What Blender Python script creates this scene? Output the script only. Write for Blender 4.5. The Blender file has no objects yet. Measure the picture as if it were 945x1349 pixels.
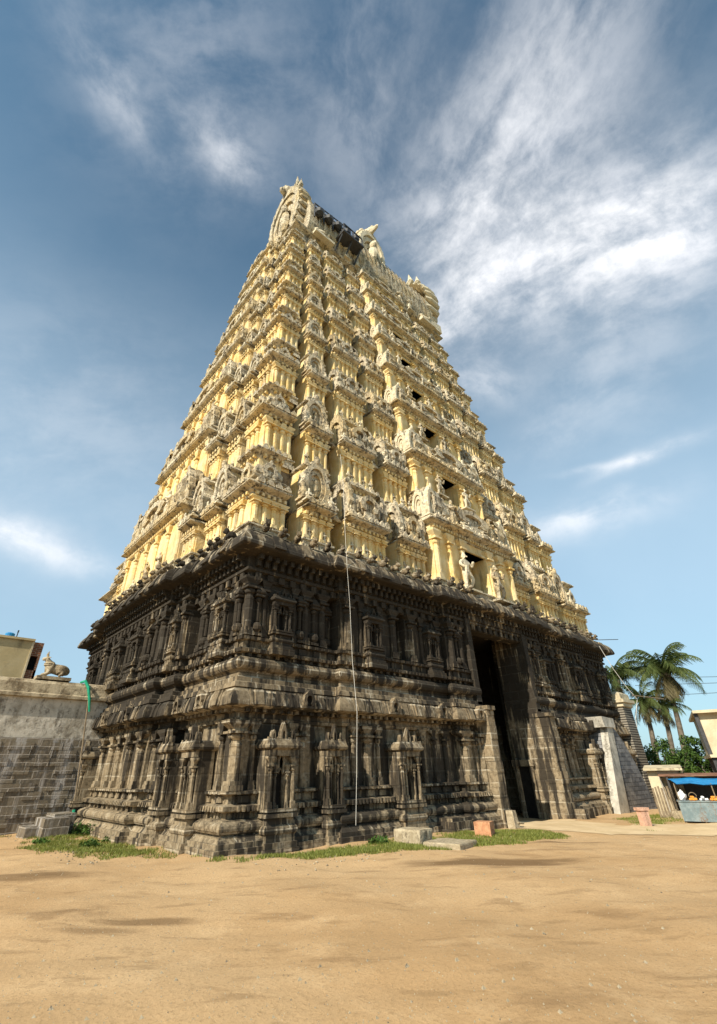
import bpy, math, random
import numpy as np
from mathutils import Vector, Matrix, Euler
R = math.radians
random.seed(7)
rng = np.random.RandomState(11)
SC = bpy.context.scene
COL = SC.collection

# ------------------------------------------------------------------ camera
CF = Vector((0.55767674, 0.64132524, 0.52697115)); CR = Vector((0.76021352, -0.64952157, -0.01404028)); CU = Vector((-0.33327474, -0.40844053, 0.84976719))
CAM = Vector((-6.54033697, -11.6466582, 1.47310755))
cd = bpy.data.cameras.new("camera"); cam = bpy.data.objects.new("camera", cd); COL.objects.link(cam)
cam.matrix_world = Matrix(((CR.x, CU.x, -CF.x, CAM.x), (CR.y, CU.y, -CF.y, CAM.y), (CR.z, CU.z, -CF.z, CAM.z), (0, 0, 0, 1)))
cd.sensor_fit = 'HORIZONTAL'; cd.sensor_width = 36.0; cd.lens = 603.478 / 945 * 36
cd.shift_x = (472.5 - 446.25) / 945; cd.shift_y = (642.34 - 674.5) / 945
cd.clip_start = 0.05; cd.clip_end = 6000
SC.camera = cam

# ------------------------------------------------------------------ sun and sky
SUN_EL, SUN_AZ = R(38), R(11.5)            # azimuth measured from -x towards -y
to_sun = Vector((-math.cos(SUN_AZ) * math.cos(SUN_EL), -math.sin(SUN_AZ) * math.cos(SUN_EL), math.sin(SUN_EL)))
sl = bpy.data.lights.new("sun", 'SUN'); sl.energy = 5.0; sl.angle = R(0.55); sl.color = (1.0, 0.90, 0.74)
so = bpy.data.objects.new("sun", sl); COL.objects.link(so); so.rotation_euler = to_sun.to_track_quat('Z', 'Y').to_euler()
SC.view_settings.view_transform = 'Standard'; SC.view_settings.look = 'None'; SC.view_settings.gamma = 1; SC.view_settings.use_curve_mapping = False
SC.view_settings.exposure = 0.45


class NT:
    """small helper for node trees"""
    def __init__(s, tree): s.t = tree; tree.nodes.clear()
    def n(s, typ, ins=None, **kw):
        nd = s.t.nodes.new(typ)
        for k, v in kw.items(): setattr(nd, k, v)
        if ins:
            for k, v in ins.items():
                sock = nd.inputs[k]
                if isinstance(v, bpy.types.NodeSocket): s.t.links.new(v, sock)
                else: sock.default_value = v
        return nd
    def math(s, op, a, b=0.0, clamp=False):
        return s.n('ShaderNodeMath', {0: a, 1: b}, operation=op, use_clamp=clamp).outputs[0]
    def vdot(s, a, v): return s.n('ShaderNodeVectorMath', {0: a, 1: v}, operation='DOT_PRODUCT').outputs['Value']
    def vmul(s, a, v): return s.n('ShaderNodeVectorMath', {0: a, 1: v}, operation='MULTIPLY').outputs[0]
    def noise(s, vec, scale, detail=4, rough=.55, dist=0.0, out='Fac'):
        return s.n('ShaderNodeTexNoise', {'Vector': vec, 'Scale': scale, 'Detail': detail, 'Roughness': rough, 'Distortion': dist}).outputs[out]
    def ss(s, v, a, b, lo=0.0, hi=1.0):
        return s.n('ShaderNodeMapRange', {'Value': v, 'From Min': a, 'From Max': b, 'To Min': lo, 'To Max': hi}, interpolation_type='SMOOTHSTEP').outputs[0]
    def mix(s, f, a, b, blend='MIX'):
        nd = s.t.nodes.new('ShaderNodeMix'); nd.data_type = 'RGBA'; nd.blend_type = blend
        for sock, v in ((nd.inputs[0], f), (nd.inputs[6], a), (nd.inputs[7], b)):
            if isinstance(v, bpy.types.NodeSocket): s.t.links.new(v, sock)
            else: sock.default_value = v if not isinstance(v, tuple) else (v + (1.0,) if len(v) == 3 else v)
        return nd.outputs[2]


world = bpy.data.worlds.new("World"); SC.world = world; world.use_nodes = True
w = NT(world.node_tree)
d = w.n('ShaderNodeTexCoord').outputs['Generated']
sky = w.n('ShaderNodeTexSky', sky_type='NISHITA', sun_disc=False, sun_elevation=SUN_EL, sun_rotation=math.atan2(to_sun.x, to_sun.y),
          altitude=200, air_density=1.0, dust_density=1.2, ozone_density=2.0)
skyc = sky.outputs[0]
# clouds: soft lobes fixed in the sky (centre, long axis, short axis, sizes, strength), each torn by its own stretched noise
LOBES = [
 [(0.6604, 0.0301, 0.7503), (0.2942, -0.9297, -0.2217), (-0.6909, -0.3672, 0.6228), 0.159, 0.092, 1.0],
 [(0.4838, 0.1775, 0.857), (0.1448, -0.982, 0.1216), (-0.8631, -0.0653, 0.5007), 0.132, 0.098, 0.62],
 [(0.575, 0.2785, 0.7693), (0.2921, -0.9482, 0.1249), (-0.7642, -0.1528, 0.6266), 0.105, 0.05, 0.8],
 [(0.446, 0.0258, 0.8946), (0.8182, -0.4169, -0.3959), (-0.3628, -0.9086, 0.207), 0.10, 0.17, 0.60],
 [(0.6673, -0.0469, 0.7433), (0.4805, -0.7353, -0.4779), (-0.569, -0.6761, 0.4681), 0.088, 0.064, 0.55],
 [(0.1048, 0.3995, 0.9107), (0.9911, -0.1178, -0.0624), (-0.0824, -0.9091, 0.4082), 0.053, 0.032, 0.5],
 [(-0.0737, 0.43, 0.8998), (0.4705, -0.7805, 0.4116), (-0.8793, -0.4537, 0.1448), 0.026, 0.062, 0.42],
 [(0.0305, 0.3448, 0.9382), (0.7849, -0.5894, 0.1911), (-0.6188, -0.7306, 0.2887), 0.146, 0.12, 0.26],
 [(0.071, 0.9309, 0.3583), (0.9832, -0.0049, -0.1822), (0.1679, -0.3653, 0.9156), 0.115, 0.020, 0.75],
 [(0.0175, 0.9259, 0.3773), (0.9967, -0.0462, 0.0671), (-0.0795, -0.3749, 0.9236), 0.07, 0.018, 0.45],
 [(0.8672, 0.1428, 0.477), (0.1515, -0.9882, 0.0203), (-0.4743, -0.0546, 0.8787), 0.060, 0.011, 0.8],
 [(0.8455, 0.2177, 0.4876), (0.3308, -0.9304, -0.1582), (-0.4192, -0.295, 0.8586), 0.054, 0.006, 0.4],
 [(0.8661, 0.287, 0.4093), (0.3086, -0.9511, 0.0139), (-0.3933, -0.1143, 0.9123), 0.106, 0.025, 0.7],
 [(0.6668, 0.3277, 0.6694), (0.5951, -0.7748, -0.2134), (-0.4487, -0.5406, 0.7116), 0.058, 0.036, 0.55],
 [(0.7809, 0.2695, 0.5635), (0.1882, -0.9617, 0.1992), (-0.5956, 0.0496, 0.8017), 0.053, 0.033, 0.25],
 [(0.7817, 0.1389, 0.608), (0.2165, -0.9747, -0.0557), (-0.5848, -0.1752, 0.792), 0.1, 0.084, 0.28],
 [(0.0215, 0.8379, 0.5455), (0.9138, -0.2378, 0.3293), (-0.4056, -0.4914, 0.7707), 0.209, 0.161, 0.20],
 [(0.2478, 0.2035, 0.9472), (0.8255, -0.5561, -0.0965), (-0.507, -0.8058, 0.3058), 0.07, 0.15, 0.26]]
warp = w.n('ShaderNodeVectorMath', {0: w.noise(d, 5.0, 3, .6, out='Color'), 1: (0.5, 0.5, 0.5)}, operation='SUBTRACT').outputs[0]
dw = w.n('ShaderNodeVectorMath', {0: d, 1: w.vmul(warp, (0.05, 0.05, 0.05))}, operation='ADD').outputs[0]
cloud = None
for i, (c, r, u, sx, sy, st) in enumerate(LOBES):
    a = w.vdot(dw, r); b = w.vdot(dw, u); f = w.math('MULTIPLY', w.vdot(d, c), 4.0, True)
    a2 = w.math('POWER', w.math('DIVIDE', a, sx * 1.28), 2.0); b2 = w.math('POWER', w.math('DIVIDE', b, sy * 1.28), 2.0)
    g = w.math('MULTIPLY', w.math('EXPONENT', w.math('MULTIPLY', w.math('ADD', a2, b2), -1.0)), f)
    lng = (sx >= sy)
    v = w.n('ShaderNodeCombineXYZ', {0: w.math('MULTIPLY', a, 5.5 if lng else 12.0), 1: w.math('MULTIPLY', b, 12.0 if lng else 5.5), 2: i * 3.7}).outputs[0]
    nz = w.noise(v, 1.0, 9, .58, .15)
    tear = w.ss(w.math('ADD', w.math('MULTIPLY', nz, .7), w.math('MULTIPLY', w.noise(dw, 13.0, 9, .66), .36)), 0.38, 0.70)
    k = w.math('MULTIPLY', w.math('MULTIPLY', g, st), w.math('ADD', w.math('MULTIPLY', tear, 0.85), 0.14))
    cloud = k if cloud is None else w.math('ADD', cloud, k)
sz = w.n('ShaderNodeSeparateXYZ', {0: d}).outputs[2]
veil = w.math('MULTIPLY', w.ss(sz, 1.0, 0.30), w.math('ADD', 0.46, w.math('MULTIPLY', w.noise(dw, 2.2, 5, .55), 0.36)))
cloud = w.math('MULTIPLY', cloud, 0.98, True)
ccol = w.mix(w.noise(dw, 9.0, 4, .6), (7.4, 7.6, 8.1), (9.6, 9.5, 9.4))
skyc = w.mix(1.0, skyc, (0.60, 0.93, 0.90), 'MULTIPLY')
skyc = w.mix(veil, skyc, (4.5, 6.0, 7.3))
out = w.mix(cloud, skyc, ccol)
bg = w.n('ShaderNodeBackground', {'Color': out, 'Strength': 0.099})
w.n('ShaderNodeOutputWorld', {'Surface': bg.outputs[0]})


# ------------------------------------------------------------------ materials
def material(name, build, rough=.9, spec=.15):
    m = bpy.data.materials.new(name); m.use_nodes = True
    t = NT(m.node_tree)
    pos = t.n('ShaderNodeNewGeometry').outputs['Position']
    col, h, dist = build(t, pos)
    ins = {'Base Color': col if not isinstance(col, tuple) else col + (1.0,), 'Roughness': rough, 'Specular IOR Level': spec}
    if h is not None:
        ins['Normal'] = t.n('ShaderNodeBump', {'Height': h, 'Strength': 0.7, 'Distance': dist}).outputs[0]
    p = t.n('ShaderNodeBsdfPrincipled', ins)
    t.n('ShaderNodeOutputMaterial', {'Surface': p.outputs[0]})
    return m


def wallcoords(t, pos):
    s = t.n('ShaderNodeSeparateXYZ', {0: pos}).outputs
    return t.n('ShaderNodeCombineXYZ', {0: t.math('ADD', s[0], s[1]), 1: s[2], 2: 0.0}).outputs[0]


def m_stone(t, pos):
    wc = wallcoords(t, pos)
    wob = t.vmul(t.noise(pos, 2.2, 3, out='Color'), (0.09, 0.06, 0.0))
    wv = t.n('ShaderNodeVectorMath', {0: wc, 1: wob}, operation='ADD').outputs[0]
    br = t.n('ShaderNodeTexBrick', {'Vector': wv, 'Scale': 1.0, 'Brick Width': 0.74, 'Row Height': 0.37, 'Mortar Size': 0.026, 'Mortar Smooth': 0.3, 'Color1': (.34, .35, .37, 1), 'Color2': (1.0, .97, .92, 1), 'Mortar': (.6, .6, .6, 1)})
    fine = t.noise(pos, 9.0, 8, .7); mid = t.noise(pos, 1.7, 6, .6); big = t.noise(pos, .42, 4, .55)
    streak = t.noise(t.vmul(pos, (3.4, 3.4, .30)), 1.0, 6, .65)
    base = t.mix(t.ss(mid, .3, .7), (.100, .077, .049), (.255, .197, .124))
    base = t.mix(t.ss(fine, .35, .75), base, (.33, .265, .175))
    base = t.mix(.55, base, br.outputs['Color'], 'MULTIPLY')
    lime = t.math('MULTIPLY', t.ss(t.noise(pos, 2.6, 8, .76), .55, .63), .60)
    mort = t.math('MULTIPLY', br.outputs['Fac'], t.ss(t.noise(pos, .9, 4, .6), .43, .56))
    base = t.mix(t.math('MAXIMUM', lime, t.math('MULTIPLY', mort, .9)), base, (.43, .38, .29))
    zz = t.n('ShaderNodeSeparateXYZ', {0: pos}).outputs[2]
    base = t.mix(t.math('MULTIPLY', t.ss(zz, 4.2, .6), t.math('MULTIPLY', t.ss(fine, .3, .7), .55)), base, (.38, .305, .20))
    height_bias = t.math('SUBTRACT', t.ss(zz, 1.2, 6.4, -.05, .048), t.ss(zz, 7.15, 7.7, 0.0, .075))  # black patches spread with height, then thin out over the eave top
    sm = t.ss(t.math('ADD', height_bias, t.math('ADD', t.math('MULTIPLY', streak, .65), t.math('MULTIPLY', big, .5))), .51, .585)
    blk = t.math('MULTIPLY', sm, .9)
    base = t.mix(blk, base, (.022, .019, .016))
    h = t.math('SUBTRACT', t.math('ADD', t.math('MULTIPLY', fine, .6), t.math('MULTIPLY', mid, .6)), t.math('MULTIPLY', br.outputs['Fac'], .5))
    return base, h, .03


def m_stucco(t, pos):
    mid = t.noise(pos, 1.3, 6, .6); fine = t.noise(pos, 11.0, 7, .7)
    streak = t.noise(t.vmul(pos, (4.0, 4.0, .45)), 1.0, 6, .65)
    c = t.mix(t.ss(mid, .34, .66), (.72, .505, .19), (.84, .68, .375))
    c = t.mix(t.ss(fine, .5, .8), c, (.84, .76, .56))
    c = t.mix(t.math('MULTIPLY', t.ss(streak, .54, .70), .75), c, (.22, .155, .085))
    c = t.mix(t.math('MULTIPLY', t.ss(t.noise(pos, 3.1, 7, .7), .58, .72), .6), c, (.40, .33, .23))
    fld = t.ss(t.noise(pos, .33, 5, .65), .46, .64)
    c = t.mix(t.math('MULTIPLY', fld, .42), c, (.36, .31, .23))
    c = t.mix(t.math('MULTIPLY', t.ss(t.noise(t.vmul(pos, (7, 7, .7)), 1.0, 6, .7), .60, .70), .8), c, (.085, .07, .05))
    return c, t.math('ADD', fine, mid), .04


def m_ornament(t, pos):
    mid = t.noise(pos, 2.3, 7, .68); fine = t.noise(pos, 13.0, 7, .72)
    big = t.noise(pos, .55, 4, .6)
    c = t.mix(t.ss(mid, .35, .65), (.46, .385, .27), (.78, .69, .51))
    c = t.mix(t.math('MULTIPLY', t.ss(big, .45, .62), .55), c, (.68, .50, .23))
    g = t.ss(t.math('ADD', t.math('MULTIPLY', fine, .5), t.math('MULTIPLY', t.noise(pos, 5.2, 6, .7), .55)), .525, .62)
    c = t.mix(t.math('MULTIPLY', g, .90), c, (.055, .047, .038))
    streak = t.noise(t.vmul(pos, (2.8, 2.8, .5)), 1.0, 6, .65)
    c = t.mix(t.math('MULTIPLY', t.ss(streak, .52, .68), .80), c, (.075, .066, .055))
    return c, t.math('ADD', t.math('MULTIPLY', fine, .9), t.noise(pos, 5.2, 6, .7)), .16


def m_crown(t, pos):
    mid = t.noise(pos, 2.3, 7, .68); fine = t.noise(pos, 9.0, 7, .72)
    c = t.mix(t.ss(mid, .35, .65), (.54, .46, .31), (.78, .70, .53))
    g = t.ss(t.math('ADD', t.math('MULTIPLY', fine, .5), t.math('MULTIPLY', mid, .5)), .50, .62)
    c = t.mix(t.math('MULTIPLY', g, .75), c, (.17, .145, .105))
    return c, t.math('ADD', fine, mid), .06


def m_limewash(t, pos):
    mid = t.noise(pos, 1.6, 7, .68); fine = t.noise(pos, 11.0, 6, .7)
    streak = t.noise(t.vmul(pos, (3.2, 3.2, .38)), 1.0, 6, .68)
    c = t.mix(t.ss(mid, .36, .64), (.30, .27, .215), (.60, .565, .49))
    c = t.mix(t.math('MULTIPLY', t.ss(t.math('ADD', t.math('MULTIPLY', streak, .45), t.math('MULTIPLY', t.noise(pos, 3.4, 8, .72), .55)), .49, .60), .80), c, (.115, .10, .08))
    c = t.mix(t.math('MULTIPLY', t.ss(t.noise(pos, 4.5, 6, .7), .58, .72), .5), c, (.30, .21, .11))
    return c, t.math('ADD', fine, mid), .03


def m_coping(t, pos):
    mid = t.noise(pos, 2.0, 7, .68); fine = t.noise(pos, 11.0, 6, .7)
    c = t.mix(t.ss(mid, .38, .62), (.19, .145, .09), (.50, .42, .29))
    c = t.mix(t.math('MULTIPLY', t.ss(t.noise(pos, 3.7, 7, .7), .54, .66), .75), c, (.09, .075, .055))
    return c, t.math('ADD', fine, mid), .04


def m_masonry(t, pos):
    wc = wallcoords(t, pos)
    wob = t.vmul(t.noise(pos, 1.8, 3, out='Color'), (0.10, 0.08, 0.0))
    wv = t.n('ShaderNodeVectorMath', {0: wc, 1: wob}, operation='ADD').outputs[0]
    br = t.n('ShaderNodeTexBrick', {'Vector': wv, 'Scale': 1.0, 'Brick Width': .62, 'Row Height': .24, 'Mortar Size': .018, 'Mortar Smooth': .4, 'Color1': (.20, .17, .125, 1), 'Color2': (.085, .073, .06, 1), 'Mortar': (.34, .31, .27, 1)})
    streak = t.noise(t.vmul(pos, (4.5, 4.5, .33)), 1.0, 6, .66); fine = t.noise(pos, 9.0, 7, .7)
    c = t.mix(t.ss(fine, .4, .75), br.outputs['Color'], (.22, .18, .125))
    c = t.mix(t.math('MULTIPLY', t.ss(streak, .50, .64), .7), c, (.44, .42, .40))
    return c, t.math('SUBTRACT', fine, t.math('MULTIPLY', br.outputs['Fac'], .6)), .04


def m_greyblock(t, pos):
    wc = wallcoords(t, pos)
    br = t.n('ShaderNodeTexBrick', {'Vector': wc, 'Scale': 1.0, 'Brick Width': .42, 'Row Height': .17, 'Mortar Size': .014, 'Mortar Smooth': .4, 'Color1': (.10, .105, .115, 1), 'Color2': (.22, .22, .225, 1), 'Mortar': (.07, .07, .07, 1)})
    fine = t.noise(pos, 9.0, 7, .72); mid = t.noise(pos, 2.0, 6, .68)
    c = t.mix(t.math('MULTIPLY', t.ss(mid, .45, .65), .6), br.outputs['Color'], (.30, .295, .285))
    c = t.mix(t.math('MULTIPLY', t.ss(fine, .55, .7), .6), c, (.05, .05, .052))
    return c, t.math('SUBTRACT', fine, t.math('MULTIPLY', br.outputs['Fac'], .7)), .04


def m_brick(t, pos):
    wc = wallcoords(t, pos)
    br = t.n('ShaderNodeTexBrick', {'Vector': wc, 'Scale': 1.0, 'Brick Width': .24, 'Row Height': .09, 'Mortar Size': .012, 'Color1': (.30, .11, .055, 1), 'Color2': (.20, .075, .04, 1), 'Mortar': (.32, .27, .21, 1)})
    fine = t.noise(pos, 10.0, 6, .7)
    return t.mix(.5, br.outputs['Color'], t.mix(fine, (.3, .3, .3), (1.2, 1.2, 1.2)), 'MULTIPLY'), t.math('SUBTRACT', fine, br.outputs['Fac']), .02


def m_course(t, pos):       # pier of whitewashed and dark brick courses
    s = t.n('ShaderNodeSeparateXYZ', {0: pos}).outputs
    st = t.math('PINGPONG', t.math('ADD', s[2], t.math('MULTIPLY', t.noise(pos, 3.0, 3), .04)), .06)
    c = t.mix(t.ss(st, .02, .035), (.05, .043, .036), (.27, .245, .20))
    return c, t.math('ADD', t.noise(pos, 9.0, 5), st), .03


def plain(c1, c2, sc=4.0, grime_shade=None, g=.5, lo=.54, hi=.72):
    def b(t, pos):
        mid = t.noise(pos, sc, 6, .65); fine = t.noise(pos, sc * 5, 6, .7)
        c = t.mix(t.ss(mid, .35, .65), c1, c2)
        if grime_shade:
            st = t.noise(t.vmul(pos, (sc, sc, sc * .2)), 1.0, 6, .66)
            c = t.mix(t.math('MULTIPLY', t.ss(t.math('ADD', t.math('MULTIPLY', st, .6), t.math('MULTIPLY', fine, .4)), lo, hi), g), c, grime_shade)
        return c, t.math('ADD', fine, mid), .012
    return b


STAINS = [(3.2, -4.9, 2.6, .55, R(-35), .85), (-3.9, 0.0, 1.6, .5, R(-40), .7), (-3.4, -4.3, .9, .22, R(-40), .7), (-4.0, -4.3, .7, .2, R(-40), .55), (6.9, -4.6, 1.4, .35, R(-35), .7)]
def m_sand(t, pos):
    s = t.n('ShaderNodeSeparateXYZ', {0: pos}).outputs
    p = t.n('ShaderNodeCombineXYZ', {0: s[0], 1: s[1], 2: 0.0}).outputs[0]
    big = t.noise(p, .16, 5, .6); mid = t.noise(p, 1.1, 7, .68); fine = t.noise(p, 26.0, 6, .75); grit = t.noise(p, 90.0, 3, .7)
    c = t.mix(t.ss(big, .35, .65), (.425, .272, .134), (.51, .348, .188))
    c = t.mix(t.math('MULTIPLY', t.ss(mid, .48, .72), .55), c, (.60, .42, .235))
    c = t.mix(t.math('MULTIPLY', t.ss(fine, .50, .63), .50), c, (.29, .18, .08))
    c = t.mix(t.math('MULTIPLY', t.ss(grit, .6, .75), .45), c, (.58, .45, .29))
    # worn tracks and damp patches
    al = t.vdot(p, (.76, -.65, 0)); ac = t.vdot(p, (.65, .76, 0))
    q = t.n('ShaderNodeCombineXYZ', {0: t.math('MULTIPLY', al, .42), 1: t.math('MULTIPLY', ac, 1.1), 2: 0.0}).outputs[0]
    tr = t.noise(q, 1.0, 7, .66, .4)
    c = t.mix(t.math('MULTIPLY', t.ss(tr, .55, .68), .50), c, (.17, .10, .046))
    tr2 = t.noise(q, 2.6, 6, .66, .3)
    c = t.mix(t.math('MULTIPLY', t.ss(tr2, .54, .66), .42), c, (.22, .14, .068))
    for cx, cy, lx, ly, ang, st in STAINS:
        dx = t.math('SUBTRACT', s[0], cx); dy = t.math('SUBTRACT', s[1], cy); ca, sa = math.cos(ang), math.sin(ang)
        u = t.math('DIVIDE', t.math('ADD', t.math('MULTIPLY', dx, ca), t.math('MULTIPLY', dy, sa)), lx); v = t.math('DIVIDE', t.math('SUBTRACT', t.math('MULTIPLY', dy, ca), t.math('MULTIPLY', dx, sa)), ly)
        g_ = t.math('EXPONENT', t.math('MULTIPLY', t.math('ADD', t.math('POWER', u, 2.0), t.math('POWER', v, 2.0)), -1.0))
        c = t.mix(t.math('MULTIPLY', t.ss(t.math('MULTIPLY', g_, t.math('ADD', .35, t.noise(q, 3.2, 7, .7))), .32, .75), st), c, (.15, .09, .042))
    far = t.ss(t.n('ShaderNodeVectorMath', {0: p, 1: (5.0, 2.0, 0.0)}, operation='DISTANCE').outputs['Value'], 25, 60)
    c = t.mix(far, c, t.mix(mid, (.10, .11, .045), (.22, .18, .09)))
    h = t.math('ADD', t.math('ADD', t.math('MULTIPLY', fine, .35), t.math('MULTIPLY', grit, .15)), t.math('ADD', t.math('MULTIPLY', mid, .9), t.math('MULTIPLY', t.ss(t.noise(p, 4.0, 4, .6), .35, .7), .16)))
    spots = t.ss(t.noise(p, 7.5, 5, .7), .60, .72)
    c = t.mix(t.math('MULTIPLY', spots, .38), c, (.24, .15, .07))
    return c, h, .05


def leafmat(name, a, b, trans=.25):
    m = bpy.data.materials.new(name); m.use_nodes = True
    t = NT(m.node_tree)
    rnd = t.n('ShaderNodeNewGeometry').outputs['Random Per Island']
    c = t.mix(rnd, a, b)
    df = t.n('ShaderNodeBsdfPrincipled', {'Base Color': c, 'Roughness': .55, 'Specular IOR Level': .3})
    tl = t.n('ShaderNodeBsdfTranslucent', {'Color': c})
    mx = t.n('ShaderNodeMixShader', {0: trans, 1: df.outputs[0], 2: tl.outputs[0]})
    t.n('ShaderNodeOutputMaterial', {'Surface': mx.outputs[0]})
    return m


M = {
 'stone': material('granite', m_stone), 'stucco': material('yellow_stucco', m_stucco), 'orn': material('weathered_stucco', m_ornament),
 'grime_shade': material('grimy_shaded_stucco', plain((.11, .095, .075), (.26, .22, .165), 1.8, (.04, .035, .03), .8, .48, .62)), 'crown': material('pale_stucco', m_crown), 'lime': material('stained_limewash', m_limewash), 'coping': material('mossy_coping', m_coping),  # recess stucco: stained grey, colour darkened so slots between bays look shaded
 'masonry': material('wall_masonry', m_masonry), 'brick': material('red_brick', m_brick), 'course': material('brick_courses', m_course),
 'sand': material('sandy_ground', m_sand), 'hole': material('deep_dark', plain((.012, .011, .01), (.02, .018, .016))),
 'path': material('worn_concrete', plain((.50, .37, .21), (.60, .46, .28), 1.2, (.36, .24, .12), .6)),
 'beige': material('beige_plaster', plain((.44, .36, .20), (.52, .44, .27), .7, (.12, .10, .07), .75, .50, .68)),
 'cream': material('cream_plaster', plain((.46, .39, .26), (.62, .54, .38), 1.2, (.10, .085, .06), .8, .50, .64)),
 'grey': material('grey_blockwork', m_greyblock), 'greyplain': material('grey_wash', plain((.13, .135, .145), (.27, .27, .275), 2.2, (.05, .05, .052), .75, .50, .63)),
 'white': material('white_wash', plain((.36, .34, .29), (.54, .51, .44), 2.5, (.13, .115, .09), .8, .49, .61)),
 'block': material('pale_block', plain((.30, .245, .16), (.47, .40, .28), 7, (.09, .07, .05), .85, .49, .62)),
 'terra': material('terracotta', plain((.44, .21, .11), (.58, .31, .17), 9, (.17, .085, .05), .8, .50, .64)),
 'pink': material('pink_stone', plain((.50, .29, .21), (.62, .39, .28), 8, (.22, .14, .10), .8, .50, .64)),
 'metal': material('dark_metal', plain((.03, .03, .033), (.05, .05, .052), 8), .5, .4),
 'wood': material('old_wood', plain((.17, .13, .085), (.27, .215, .145), 6, (.1, .08, .06), .5)),
 'cable': material('pale_cable', plain((.62, .60, .55), (.72, .70, .64), 8)),
 'green': material('green_wrap', plain((.02, .26, .15), (.03, .33, .20), 8)),
 'blue': material('blue_tarp', plain((.01, .17, .42), (.02, .24, .52), 5), .5, .3),
 'tin': material('painted_tin', plain((.13, .18, .195), (.22, .275, .285), 4, (.17, .09, .045), .85, .49, .6), .6, .3),
 'sheet': material('rusty_sheet', plain((.16, .08, .05), (.26, .14, .09), 4, (.06, .05, .04), .5)),
 'bag': material('white_plastic', plain((.72, .72, .72), (.82, .82, .82), 8), .4, .4),
 'orange': material('orange_fruit', plain((.72, .25, .03), (.8, .36, .06), 14), .5, .4),
 'red': material('pink_plastic', plain((.62, .24, .22), (.68, .3, .27), 8), .5, .4),
 'bark': material('palm_bark', plain((.10, .085, .065), (.19, .16, .125), 6, (.04, .035, .03), .5)),
 'grass': leafmat('grass_blades', (.11, .145, .02), (.26, .27, .065)), 'weed': leafmat('weed_leaves', (.045, .10, .018), (.10, .17, .035)),
 'palm': leafmat('palm_leaves', (.045, .075, .018), (.13, .16, .05)), 'drypalm': leafmat('dry_palm_leaves', (.10, .085, .035), (.17, .14, .06)),
 'tree': leafmat('tree_leaves', (.022, .055, .010), (.085, .15, .022)),
}


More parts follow.
